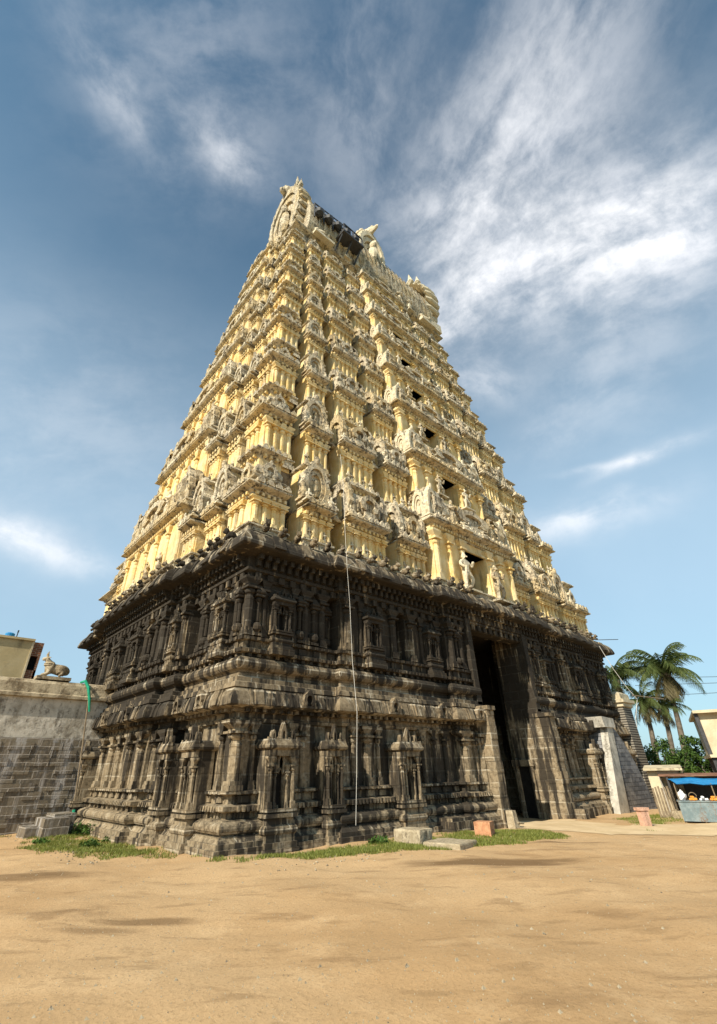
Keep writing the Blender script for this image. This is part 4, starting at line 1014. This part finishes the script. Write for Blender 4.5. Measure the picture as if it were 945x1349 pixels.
build(b, 'coping', M['coping'], wall)
b = MB()
for (x, y, sx, sy, z0_, z1_) in ((-2.45, 7.25, .30, .5, -.3, .22), (-2.05, 6.9, .35, .6, -.3, .42), (-1.75, 7.3, .3, .5, -.3, .5)): b.box(x - sx, x + sx, y - sy, y + sy, z0_, z1_ + .0)
o = build(b, 'stone_pier', M['masonry']); tag(o, 'low broken pier of dark stones on the grass before the compound wall', 'stone pier')

J = {'mid': ((.0, 0, .33), .21), 'rump': ((.34, 0, .30), .20), 'tail': ((.50, 0, .2), .1), 'chest': ((-.32, 0, .36), .20), 'neck': ((-.46, 0, .56), .13), 'head': ((-.56, 0, .72), .10), 'muz': ((-.74, 0, .66), .062),
     'hump': ((-.24, 0, .60), .09), 'fk': ((-.42, -.18, .12), .075), 'fh': ((-.66, -.16, .05), .05), 'fk2': ((-.42, .18, .12), .075), 'fh2': ((-.66, .16, .05), .05), 'hk': ((.2, -.22, .14), .085), 'hh': ((.02, -.24, .05), .05)}
b = skin(J, [('mid', 'rump'), ('rump', 'tail'), ('mid', 'chest'), ('chest', 'neck'), ('neck', 'head'), ('head', 'muz'), ('chest', 'hump'), ('chest', 'fk'), ('fk', 'fh'), ('chest', 'fk2'), ('fk2', 'fh2'), ('mid', 'hk'), ('hk', 'hh')], 2)
for sy in (-1, 1):
    b.tube([(-.54, sy * .06, .78), (-.58, sy * .12, .88), (-.56, sy * .10, .99)], [.035, .03, .008], 6); b.tube([(-.52, sy * .08, .74), (-.46, sy * .2, .74)], [.04, .015], 6)
b.box(-.8, .58, -.28, .28, -.10, .02)
for z_ in (.44, .50): b.lathe(-.42, 0, [(.19, z_), (.205, z_ + .02), (.19, z_ + .04)], 10)
bull = build(b, 'bull_statue', M['coping'], loc=(-2.62, 9.36, 4.62), sc=(.84, 1.0, .92)); tag(bull, 'weathered grey reclining bull statue on top of the compound wall', 'statue')

house = thing('rooftop_house', 'plain beige plastered house with brick end, behind the bull statue', 'house', (-6, 18, 0))
b = MB(); b.box(-16, -2.78, 16.1, 21, -.3, 7.22); b.box(-16, -2.74, 16.0, 21.0, 7.22, 7.32); build(b, 'wall', M['beige'], house)
b = MB(); b.box(-2.78, -2.3, 16.12, 21, 6.55, 7.2); b.box(-2.40, -2.3, 16.12, 21, -.3, 6.55); b.box(-2.78, -2.3, 16.12, 21, -.3, 5.9); build(b, 'brick_end', M['brick'], house)
b = MB(); b.box(-2.76, -2.42, 16.4, 16.5, 5.9, 6.55); build(b, 'opening', M['hole'], house)
b = MB(); b.box(-2.82, -2.74, 16.06, 16.2, -.3, 7.215); build(b, 'corner_strip', M['cream'], house)
tank = thing('water_tank', 'small blue water tank on the beige house roof', 'water tank', (-3.75, 16.8, 7.32))
b = MB(); b.lathe(0, 0, [(.2, 0), (.21, .02), (.21, .26), (.15, .30), (.07, .32)], 14); build(b, 'tank_body', M['blue'], tank, loc=(-3.8, 16.8, 7.32))
b = MB(); b.tube([(-3.5, 16.8, 7.3), (-3.5, 16.8, 7.75)], .025); b.box(-3.53, -3.47, 16.77, 16.83, 7.68, 7.8); b.tube([(-3.62, 16.8, 7.4), (-3.5, 16.8, 7.4)], .06); build(b, 'pipe', M['metal'], tank)

pole = thing('bamboo_pole', 'thin pole wrapped in green cloth leaning on the compound wall', 'pole', (-1.05, 8.7, 0))
b = MB(); b.tube([(-1.02, 8.62, -.1), (-1.2, 8.75, 2.0), (-1.42, 8.80, 3.9), (-1.58, 8.86, 4.5)], .025); build(b, 'pole_shaft', M['wood'], pole)
b = MB(); b.tube([(-1.30, 8.76, 3.5), (-1.40, 8.75, 3.9), (-1.52, 8.79, 4.3), (-1.66, 8.9, 4.55), (-1.72, 9.3, 4.55)], [.03, .05, .06, .055, .04]); build(b, 'green_wrap', M['green'], pole)
b = MB(); b.tube([(-1.01, 8.61, .08), (-1.05, 8.64, .5)], .05); build(b, 'green_wrap', M['green'], pole)

# ------------------------------------------------------------------ small things by the base
def cable(name, pts, rad, mat, label, cat):
    b = MB(); b.tube(pts, rad, 5); return tag(build(b, name, M[mat]), label, cat)
cable('hanging_cable', [(3.05, -.75, 12.0), (3.0, -.95, 10.4), (2.98, -1.0, 8.6), (3.05, -.98, 7.3), (3.25, -.85, 6.0), (3.33, -.80, 4.4), (3.32, -.95, 2.9), (3.22, -.98, 1.6), (3.2, -.9, .3)], .006, 'cable', 'thin white cable hanging down the tower front to the plinth', 'cable')

def rough_block(name, sx, sy, sz, mat, loc, rz, label, cat, group=None, hollow=False):
    b = MB(); N = 9; sink = .10
    from mathutils import noise as mn
    ks = {}; 
    def vid(i, j, k):
        if (i, j, k) not in ks:
            u, v_, w_ = i / N, j / N, k / N; p = Vector(((u - .5) * sx, (v_ - .5) * sy, w_ * (sz + sink) - sink))
            edge_ = sum(1 for q in (u, v_, w_) if q in (0.0, 1.0)); nz_ = mn.noise(p * 4.5 + Vector(loc)); n2 = mn.noise(p * 14 + Vector(loc))
            ctr = Vector((0, 0, sz * .4)); pull = (.012 + .05 * max(0, nz_)) * max(0, edge_ - 1) + .010 * n2 + .012 * nz_
            p = p - (p - ctr).normalized() * pull; ks[(i, j, k)] = len(b.v); b.v.append(tuple(p))
        return ks[(i, j, k)]
    for a in range(N):
        for c in range(N):
            for f in ([(0, a, c), (0, a, c + 1), (0, a + 1, c + 1), (0, a + 1, c)], [(N, a, c), (N, a + 1, c), (N, a + 1, c + 1), (N, a, c + 1)], [(a, 0, c), (a + 1, 0, c), (a + 1, 0, c + 1), (a, 0, c + 1)],
                      [(a, N, c), (a, N, c + 1), (a + 1, N, c + 1), (a + 1, N, c)], [(a, c, 0), (a, c + 1, 0), (a + 1, c + 1, 0), (a + 1, c, 0)], [(a, c, N), (a + 1, c, N), (a + 1, c + 1, N), (a, c + 1, N)]):
                b.f.append(tuple(vid(*q) for q in f)); b.m.append(0)
    return tag(build(b, name, M[mat], loc=loc, rz=rz), label, cat, group)
rough_block('stone_block', .62, .80, .34, 'block', (4.30, -1.85, -.12), R(8), 'upright pale stone block on the grass nearest the tower base', 'stone block', 'pale stone blocks on the grass')
rough_block('stone_block', .95, .95, .16, 'block', (4.35, -2.95, -.12), R(12), 'low flat pale stone slab on the grass before the upright block', 'stone block', 'pale stone blocks on the grass')
b = MB(); q = .025     # open box lying on its side
b.box(-.22, .22, -.22, .22, 0, q); b.box(-.22, .22, -.22, .22, .36 - q, .36); b.box(-.22, -.22 + q, -.22, .22, q, .36 - q); b.box(-.22 + q, .22, -.22, -.22 + q, q, .36 - q); b.box(-.22 + q, .22, .22 - q, .22, q, .36 - q)
b.k = 1; b.lathe(0, -.223, [(.001, .18), (.04, .18)], 8, cap=False)
tag(build(b, 'clay_box', [M['terra'], M['hole']], loc=(6.72, -2.3, -.12), rz=R(20)), 'open terracotta box lying on the grass beside the gateway', 'box')
b = MB(); b.hexa([(-.14, -.14, 0), (.14, -.14, 0), (.14, .14, 0), (-.14, .14, 0), (-.1, -.08, .52), (.1, -.08, .52), (.1, .16, .52), (-.1, .16, .52)]); b.box(-.2, .26, -.16, .1, 0, .08); b.tube([(.05, -.12, .2), (.42, -.1, .16)], .03)
tag(build(b, 'stone_post', M['block'], loc=(9.55, -1.45, -.2)), 'short leaning stone post at the left jamb of the gateway', 'stone post')
b = MB(); b.blob((0, 0, .07), (.14, .12, .09), 9, 6, .5); b.blob((.16, .03, .05), (.08, .07, .06), 7, 5, .5)
tag(build(b, 'plastic_bag', M['bag'], loc=(8.05, -1.15, -.16)), 'crumpled white plastic bag on the grass before the gateway', 'bag')
b = MB(); b.box(-.2, .2, -.2, .2, 0, .42); b.box(-.24, .24, -.24, .24, .0, .1)
tag(build(b, 'stone_stub', M['stone'], loc=(14.45, -1.35, -.3), rz=R(10)), 'small dark square stone stub at the right jamb of the gateway', 'stone stub')

# ------------------------------------------------------------------ right of the tower
but = thing('buttress_wall', 'grey sloping buttress wall with a white painted edge, right of the tower', 'buttress', (19, -.8, -.3))
b = MB()
def slab(mb, poly, y0_, y1_): mb.ext(poly, y0_, y1_)
slab(b, [(19.02, -.6), (22.6, -.6), (22.35, .1), (21.6, 1.5), (20.75, 2.6), (20.0, 3.2), (19.9, 3.18)], -1.2, .3); slab(b, [(18.35, -.6), (19.0, -.6), (19.88, 3.1), (19.3, 3.1)], -.95, .3)
build(b, 'sloping_wall', M['grey'], but)
b = MB(); slab(b, [(18.05, -.6), (19.06, -.6), (19.94, 3.2), (19.35, 3.25)], -1.24, -.9); slab(b, [(18.95, 3.1), (20.1, 3.1), (20.15, 3.5), (18.85, 3.55)], -1.3, .0)
build(b, 'white_edge', M['white'], but)
pier = thing('brick_pier', 'square pier of striped brick courses with a yellow cap behind the buttress', 'pier', (24.9, -.5, -.3))
b = MB(); b.rect(23.85, 25.0, -.55, .65, [(.0, -.5), (0, 4.3)]); build(b, 'pier_shaft', M['course'], pier)
b = MB(); b.rect(23.85, 25.0, -.55, .65, [(0, 4.3), (.1, 4.35), (.1, 4.5), (.22, 4.55), (.22, 4.7), (.05, 4.75), (.05, 5.0), (-.2, 5.15)]); build(b, 'cap', M['cream'], pier)
cable('bent_pipe', [(22.1, -.95, 7.3), (22.6, -1.1, 6.2), (23.2, -1.3, 5.2), (23.6, -1.5, 4.6), (22.9, -1.6, 4.2), (22.5, -1.5, 3.6), (22.6, -1.4, 3.2)], .014, 'cable', 'thin bent pipe leaning from the eave to the buttress top', 'pipe')
cable('bamboo_stick', [(23.1, -1.5, 4.75), (25.9, -2.1, 4.7)], .03, 'wood', 'pale bamboo stick lying across the top of the striped pier', 'stick')
cable('iron_rod', [(23.0, -.5, 7.85), (24.7, -1.15, 8.0)], .02, 'metal', 'thin iron rod sticking out above the right end of the stone base', 'rod')

T2 = Vector((.30, -.95, 0)).normalized(); N2 = Vector((.95, .30, 0)).normalized()
def loc2(base, a, n_, z): q = Vector(base) + T2 * a + N2 * n_; return (q.x, q.y, z)
def box2(mb, base, a0, a1, n0, n1, z0_, z1_, lean=0):
    mb.hexa([loc2(base, a0, n0, z0_), loc2(base, a1, n0, z0_), loc2(base, a1, n1, z0_), loc2(base, a0, n1, z0_), loc2(base, a0, n0, z1_), loc2(base, a1, n0, z1_), loc2(base, a1, n1, z1_ + lean), loc2(base, a0, n1, z1_ + lean)])
G0 = -.32
shed = thing('gate_shed', 'small whitewashed shed with a flat roof between buttress and stall', 'shed', (17.9, -2.8, G0)); B0 = (17.95, -2.95, 0)
b = MB(); box2(b, B0, -.1, 1.05, .35, 2.5, G0, 1.30); box2(b, B0, 1.05, 1.55, 1.2, 2.5, G0, 1.2); build(b, 'wall', M['cream'], shed)
b = MB(); box2(b, B0, .28, .36, .28, .36, G0, 1.28); build(b, 'post', M['white'], shed)
b = MB(); box2(b, B0, .62, .86, .31, .36, G0, 1.0); build(b, 'door', M['wood'], shed)
b = MB(); box2(b, B0, -.2, 1.2, .1, 2.7, 1.32, 1.40, .12); build(b, 'roof', M['cream'], shed)
stall = thing('market_stall', 'roadside stall with a blue tarpaulin awning and dark interior', 'stall', (16.5, -4.8, G0)); S0 = (16.24, -4.22, 0)
b = MB()
tp = [(a, n_) for n_ in (0, .5, 1.0) for a in [i * .4 for i in range(9)]]
b.add([loc2(S0, a + .15 - n_ * .3, n_, .90 + .17 * n_ + .03 * math.sin(a * 5 + n_ * 4)) for a, n_ in tp], [(j * 9 + i, j * 9 + i + 1, (j + 1) * 9 + i + 1, (j + 1) * 9 + i) for j in range(2) for i in range(8)])
b.add([(x, y, z - .015) for x, y, z in b.v], [tuple(reversed(f)) for f in b.f]); build(b, 'tarpaulin', M['blue'], stall)
b = MB(); box2(b, S0, -.4, 3.4, .9, 2.8, 1.13, 1.17, .05); build(b, 'sheet_roof', M['sheet'], stall)
b = MB(); box2(b, S0, -.1, 3.3, 2.6, 2.7, G0, 1.1); box2(b, S0, -.15, -.08, .9, 2.7, G0, 1.1); box2(b, S0, 3.3, 3.36, .9, 2.7, G0, 1.1); build(b, 'back_wall', M['metal'], stall)
b = MB()
for i in range(7): box2(b, S0, -.75 + .1 * i, -.68 + .1 * i, .9, .95, G0, .75 + .03 * (i % 3))
build(b, 'plank_fence', M['wood'], stall)
for a, n_ in ((.05, .05), (1.2, .05), (2.4, .05), (3.2, .9), (.1, 1.0)): b = MB(); b.tube([loc2(S0, a, n_, G0), loc2(S0, a, n_, .92 if n_ < .5 else 1.14)], .02); build(b, 'post', M['wood'], stall)
tbl = thing('stall_table', 'rust streaked blue grey tin counter under the blue awning', 'counter', (16.3, -4.6, G0))
b = MB(); box2(b, S0, .0, 1.35, -.15, .6, G0 + .1, .36); box2(b, S0, -.03, 1.38, -.18, .63, .36, .39); build(b, 'counter_body', M['tin'], tbl)
for a, n_ in ((.05, -.1), (1.3, -.1), (.65, -.1), (.05, .55), (1.3, .55)): b = MB(); box2(b, S0, a - .02, a + .02, n_ - .02, n_ + .02, G0 - .1, G0 + .1); build(b, 'leg', M['wood'], tbl)
b = MB(); b.blob((0, 0, .13), (.15, .13, .15), 10, 7, .35); b.blob((.1, .02, .26), (.05, .05, .08), 6, 4, .3)
tag(build(b, 'carrier_bag', M['bag'], loc=loc2(S0, .18, .1, .39)), 'bulging white carrier bag at the left end of the tin counter', 'bag')
for a, n_, cnt, lab, mt in ((.48, .05, 14, 'low pile of orange fruit beside the white bag on the counter', 'orange'), (1.15, .1, 24, 'taller heap of orange fruit at the right end of the counter', 'orange'), (.82, .05, 12, 'white paper packets in the middle of the tin counter', 'bag')):
    b = MB()
    for i in range(cnt):
        lv = 0 if i < cnt * .6 else 1; b.blob((random.uniform(-.14, .14) * (1 - .4 * lv), random.uniform(-.1, .1) * (1 - .4 * lv), .04 + lv * .065), (.04, .04, .04), 7, 5)
    o = tag(build(b, 'fruit_pile' if mt == 'orange' else 'paper_packets', M[mt], loc=loc2(S0, a, n_, .39)), lab, 'fruit' if mt == 'orange' else 'packets')
b = MB(); b.tube([loc2((0, 0, 0), .12 * math.cos(t_), 0, .12 + .12 * math.sin(t_)) for t_ in [math.pi * i / 8 for i in range(9)]], .012); b.lathe(0, 0, [(.1, 0), (.13, .1)], 10)
tag(build(b, 'wicker_basket', M['wood'], loc=loc2(S0, .52, .3, .39)), 'small handled basket behind the orange fruit on the counter', 'basket')
b = MB(); b.box(-.16, .16, -.16, .16, .26, .30)
for sx in (-1, 1):
    for sy in (-1, 1): b.tube([(sx * .13, sy * .13, .27), (sx * .17, sy * .17, 0)], .022)
tag(build(b, 'plastic_stool', M['red'], loc=loc2(S0, 1.35, -.5, G0 + .02)), 'pink plastic stool in front of the tin counter', 'stool')
b = MB(); b.blob((0, 0, .03), (.1, .08, .04), 8, 4); tag(build(b, 'yellow_cloth', M['orange'], loc=loc2(S0, 1.37, -.5, G0 + .32)), 'small orange cloth lying on the pink stool', 'cloth')
b = MB(); box2(b, (17.0, -3.75, 0), -.1, .35, -.1, .3, G0, .02); box2(b, (17.0, -3.75, 0), .36, .62, -.1, .25, G0, -.05); box2(b, (17.0, -3.75, 0), -.45, -.1, .1, .3, G0, -.02)
tag(build(b, 'step_blocks', M['block']), 'yellowish cement step blocks left of the tin counter', 'steps')
b = MB(); b.hexa([(-.13, -.1, 0), (.15, -.1, 0), (.15, .1, 0), (-.13, .1, 0), (-.15, -.1, .50), (.15, -.1, .50), (.15, .1, .50), (-.15, .1, .50)]); b.box(-.19, .19, -.13, .13, .50, .58)
tag(build(b, 'stone_pillar', M['pink'], loc=(13.1, -4.08, -.26), rz=R(-25)), 'short pink stone pillar standing on grass right of the gateway', 'pillar')

bl = thing('roadside_building', 'cream upper floor building on dark posts at the right edge', 'building', (23, -5.5, G0)); B1 = (22.5, -4.15, 0)
b = MB(); box2(b, B1, .15, 8, .25, 6, 1.9, 3.62); build(b, 'wall', M['cream'], bl)
b = MB(); box2(b, B1, -.05, 8, -.1, 6.2, 3.62, 3.74); box2(b, B1, .0, 8, -.05, 6, 1.78, 1.9); build(b, 'slab', M['cream'], bl)
b = MB(); box2(b, B1, -.02, .13, .1, .4, 1.9, 3.62); build(b, 'corner_board', M['metal'], bl)
for a in (.05, 3.5, 7.2): b = MB(); box2(b, B1, a, a + .23, .1, .35, G0, 1.78); build(b, 'post', M['metal'], bl)
b = MB(); box2(b, B1, .05, 8, 3.0, 3.1, G0, 1.78); build(b, 'back_wall', M['metal'], bl)
b = MB(); box2(b, B1, .75, 1.6, .18, .26, 2.05, 2.9); build(b, 'window', M['hole'], bl)

# ------------------------------------------------------------------ vegetation
def quad(mb, c, u, v): c, u, v = Vector(c), Vector(u), Vector(v); mb.add([tuple(c - u - v), tuple(c + u - v), tuple(c + u + v), tuple(c - u + v)], [(0, 1, 2, 3)])

def palm(x, y, ztop, span, nf, label, lean=(0, 0), dry=5):
    z0_ = G0; t = thing('palm_tree', label, 'palm tree', (x, y, z0_), 'coconut palms behind the striped pier')
    b = MB(); N = 9
    pts = [(x - lean[0] * (1 - i / N) ** 1.6, y - lean[1] * (1 - i / N) ** 1.6, z0_ + (ztop - z0_) * i / N) for i in range(N + 1)]
    b.tube(pts, [.24 - .012 * i for i in range(N + 1)], 8); build(b, 'trunk', M['bark'], t)
    g = MB(); dr = MB()
    for i in range(nf + dry):
        az = i * 2.39996 + random.uniform(-.25, .25); el = R(random.uniform(-5, 80)) if i < nf else R(random.uniform(-75, -35)); mb = g if i < nf else dr
        ln = span * random.uniform(.82, 1.08) * (.75 if i >= nf else 1); dirh = Vector((math.cos(az), math.sin(az), 0)); p = Vector((x, y, ztop)); sag = random.uniform(1.2, 1.9); S = 14; rp = [p.copy()]
        for j in range(S):
            e = el - sag * (j / S) ** 1.2 * (1.0 if i < nf else .4); p = p + (dirh * math.cos(e) + Vector((0, 0, math.sin(e)))) * (ln / S); rp.append(p.copy())
        mb.tube(rp, [.045 * (1 - j / (S + 1)) + .006 for j in range(S + 1)], 4)
        side = dirh.cross(Vector((0, 0, 1)))
        for j in range(1, S + 1):
            for sub in (0, .5):
                q = rp[j - 1].lerp(rp[j], .5 + sub); tan = (rp[j] - rp[j - 1]).normalized(); ll = span * .30 * (math.sin(math.pi * min(1, (j + sub) / (S + 2)) ** .8) * .9 + .12)
                for sg in (-1, 1):
                    dv = (side * sg * .75 + tan * .5 + Vector((0, 0, -.45 - random.random() * .5))).normalized(); wv = tan * (.042 * span / 3)
                    a_ = q; c_ = q + dv * ll
                    mb.add([tuple(a_ - wv), tuple(a_ + wv), tuple(c_ + wv * .15 + Vector((0, 0, -.06))), tuple(c_ - wv * .15 + Vector((0, 0, -.06)))], [(0, 1, 2, 3)])
    build(g, 'crown', M['palm'], t); build(dr, 'dry_fronds', M['drypalm'], t)
    b = MB()
    for i in range(7): a = i * .9; b.blob((x + .28 * math.cos(a), y + .28 * math.sin(a), ztop - .25 - .1 * (i % 2)), (.13, .13, .16), 7, 5)
    build(b, 'coconut_cluster', M['bark'], t)
palm(36.8, .45, 7.7, 3.1, 30, 'tallest coconut palm with a round open crown, right of the striped pier', (.6, -.8), 12)
palm(35.7, 3.75, 7.5, 2.7, 24, 'coconut palm half hidden behind the tower eave', (0, .3))
palm(36.2, 2.35, 5.7, 2.1, 18, 'shorter drooping coconut palm between the two taller palms', (.5, -.7), 10)
palm(36.6, 1.35, 5.3, 1.8, 16, 'low drooping coconut palm in front of the tallest palm trunk', (.2, -.9), 10)

def tree(x, y, zc, rx_, rz_, n, label):
    t = thing('broadleaf_tree', label, 'tree', (x, y, G0), 'broadleaf trees behind the shed and stall')
    b = MB(); b.tube([(x, y, G0), (x + .1, y, zc * .4), (x, y + .1, zc)], [.16, .13, .06], 7)
    for i in range(6): a = i * 1.05; b.tube([(x, y, zc * .5), (x + rx_ * .6 * math.cos(a), y + rx_ * .6 * math.sin(a), zc + rz_ * .3 * math.sin(i * 2))], [.06, .02], 5)
    build(b, 'trunk', M['bark'], t)
    g = MB(); cl = []
    for i in range(26):
        v = Vector(rng.normal(size=3)); v.normalize(); v *= random.uniform(.45, 1.0); cl.append((Vector((x + v.x * rx_, y + v.y * rx_, zc + v.z * rz_)), random.uniform(.28, .52) * rx_ * .62))
    for c, r_ in cl:
        for j in range(n // 26):
            v = Vector(rng.normal(size=3)); v.normalize(); p = c + v * r_ * random.uniform(.5, 1.05); p.z = max(p.z, G0 + .1)
            nn = (v + Vector(rng.normal(size=3)) * .5 + Vector((0, 0, .5))).normalized(); u = nn.cross(Vector(rng.normal(size=3))).normalized(); vv = nn.cross(u); s_ = random.uniform(.05, .10)
            g.add([tuple(p - u * s_), tuple(p + vv * s_ * .5), tuple(p + u * s_), tuple(p - vv * s_ * .5)], [(0, 1, 2, 3)])
    build(g, 'crown', M['tree'], t)
for x, y, zc, rx_, rz_, lab in ((28.6, 2.0, 1.7, 1.8, 1.7, 'dense dark green tree behind the foot of the buttress'), (29.2, .5, 1.6, 1.5, 1.45, 'rounded green tree just above the shed roof'), (28.8, -.7, 1.4, 1.3, 1.3, 'low spreading green tree between the shed and the stall roof'),
                                (30.2, -1.5, 1.7, 1.25, 1.5, 'tallest light green tree rising left of the cream building'), (29.0, -2.3, 1.2, 1.3, 1.2, 'bright green tree under the posts of the cream building'), (30.6, -3.4, 1.2, 1.5, 1.3, 'green tree at the right edge behind the cream building posts'),
                                (31.5, 3.3, 1.6, 1.8, 1.6, 'dark bushy tree beyond the striped pier')):
    tree(x, y, zc, rx_, rz_, 4200, lab)

GR = [([(-1.3, -.5), (-.3, -1.8), (1.4, -2.3), (3.2, -3.5), (3.7, -2.4), (1.5, -1.2), (0, -.9), (-.7, -.4)], 26000), ([(-2.2, 8.9), (-3.3, 4.8), (-3.3, 3.0), (-2.2, 1.2), (-.9, .0), (.2, -1.0), (-.3, -.5), (-.55, .5), (-.75, 3), (-1.0, 6), (-1.0, 8.9)], 62000),
      ([(-1.0, -.1), (.0, -1.55), (1.1, -1.95), (3.0, -3.3), (5.5, -3.95), (8.6, -3.95), (9.3, -2.6), (9.0, -1.3), (6.0, -1.1), (4.0, -1.0), (1.6, -.95), (-.1, -.85)], 90000),
      ([(13.2, -3.7), (15.8, -4.3), (18.6, -3.9), (19.6, -2.2), (17.2, -1.8), (15, -1.9), (14.5, -2.8)], 14000), ([(-7, 7.5), (-2.6, 8.3), (-2.4, 8.9), (-8, 8.95)], 6000), ([(11.0, -4.9), (12.6, -5.2), (12.9, -4.9), (11.5, -4.6)], 1500)]
g = MB(); k_ = 0
def vnoise(x, y): return math.sin(x * 2.1 + 1.7 * math.sin(y * 1.3)) * math.sin(y * 2.6 + 1.2 * math.sin(x * 1.9)) + .6 * math.sin(x * 5.3 + y * 3.1) * math.sin(y * 6.1 - x * 2.2)
for P, n in GR:
    xs = [p[0] for p in P]; ys = [p[1] for p in P]; left = min(xs) < -2
    for i in range(n):
        x, y = random.uniform(min(xs), max(xs)), random.uniform(min(ys), max(ys))
        if not inpoly(x, y, P): continue
        e = max(0, edge(x, y, P) + .22 * vnoise(x * 1.7 + 3, y * 1.7) - .12); dns = min(1, e / .35) * (.85 + .45 * vnoise(x, y)) if not left else min(1, e / .4) * (.72 + .5 * vnoise(x, y))
        if random.random() > dns: continue
        z = zg(x, y); a = random.uniform(0, 6.28); hgt = random.uniform(.025, .075); wd_ = random.uniform(.006, .014); ln = random.uniform(-.05, .05)
        ca, sa = math.cos(a) * wd_, math.sin(a) * wd_
        g.add([(x - ca, y - sa, z - .01), (x + ca, y + sa, z - .01), (x + ln, y + ln * .6, z + hgt)], [(0, 1, 2)])
o = build(g, 'grass', M['grass']); tag(o, 'short green grass along the foot of the tower', 'grass', kind='stuff')

def weed(x, y, r_, n, label):
    g = MB()
    for i in range(n):
        a = random.uniform(0, 6.28); q = r_ * math.sqrt(random.random()); hgt = r_ * random.uniform(.25, .8) * (1 - .5 * (q / r_) ** 2)
        p = Vector((x + q * math.cos(a), y + q * math.sin(a), zg(x, y) + hgt * random.uniform(.3, 1))); nn = Vector((rng.normal() * .6, rng.normal() * .6, 1)).normalized(); u = nn.cross(Vector(rng.normal(size=3))).normalized(); vv = nn.cross(u); s_ = random.uniform(.03, .06)
        g.add([tuple(p - u * s_), tuple(p + vv * s_ * .6), tuple(p + u * s_), tuple(p - vv * s_ * .6)], [(0, 1, 2, 3)])
    for i in range(8): a = i * .8; g.tube([(x, y, zg(x, y) - .02), (x + r_ * .6 * math.cos(a), y + r_ * .6 * math.sin(a), zg(x, y) + r_ * .5)], .006, 4)
    return tag(build(g, 'weed_plant', M['weed']), label, 'plant', 'leafy weeds at the foot of the tower')
weed(-1.15, 6.6, .5, 420, 'largest leafy green weed clump at the left foot of the tower')
weed(-1.25, 8.2, .35, 240, 'leafy weed clump beside the green wrapped pole')
weed(-.95, 4.6, .28, 160, 'low weed clump below the left corner pillars')
weed(-1.9, 3.4, .25, 140, 'low weed clump in the open grass left of the tower')
weed(3.4, -1.5, .26, 150, 'small weed clump just left of the upright stone block')
weed(-2.6, 5.2, .22, 120, 'small weed clump near the low broken pier')

b = MB()
for i in range(11000):
    q = random.random(); dd = 2.5 + 16 * q * q; a = random.uniform(-.75, .75) + math.atan2(CF.y, CF.x); x, y = CAM.x + dd * math.cos(a), CAM.y + dd * math.sin(a)
    if y > -.8 and x > -.8: continue
    s_ = random.uniform(.004, .013) * (2.3 if random.random() < .07 else 1); z = zg(x, y)
    b.add([(x - s_, y - s_ * .5, z - .004), (x + s_ * .9, y - s_ * .7, z - .004), (x + s_ * .1, y + s_, z - .004), (x + random.uniform(-.3, .3) * s_, y, z + s_ * .8)], [(0, 1, 3), (1, 2, 3), (2, 0, 3)])
o = build(b, 'pebbles', M['block']); tag(o, 'small pebbles and grit scattered on the sandy ground', 'pebbles', kind='stuff')
b = MB()
for i in range(420):
    t_ = random.random()
    if random.random() < .55: x, y = random.uniform(-3.0, -.9), random.uniform(.6, 8.5)
    else: x, y = random.uniform(-.6, 8.8), random.uniform(-3.2, -1.0)
    s_ = random.uniform(.008, .03); b.blob((x, y, zg(x, y) + s_ * .3), (s_, s_ * random.uniform(.6, 1), s_ * .6), 6, 4, .5)
o = build(b, 'rubble', M['coping']); tag(o, 'broken stone chips and litter in the grass at the tower foot', 'rubble', kind='stuff')

for i, (z_, dz) in enumerate(((8.9, .1), (8.35, .05), (7.5, .1))):
    cable('power_line', [(45 + 3 * i, 8 - 1.5 * i, z_), (52, .5, z_ - .15), (62, -12, z_ + dz)], .022, 'metal', ['topmost power line crossing the sky right of the palms', 'middle power line crossing the sky right of the palms', 'lowest power line crossing the sky right of the palms'][i], 'power line')
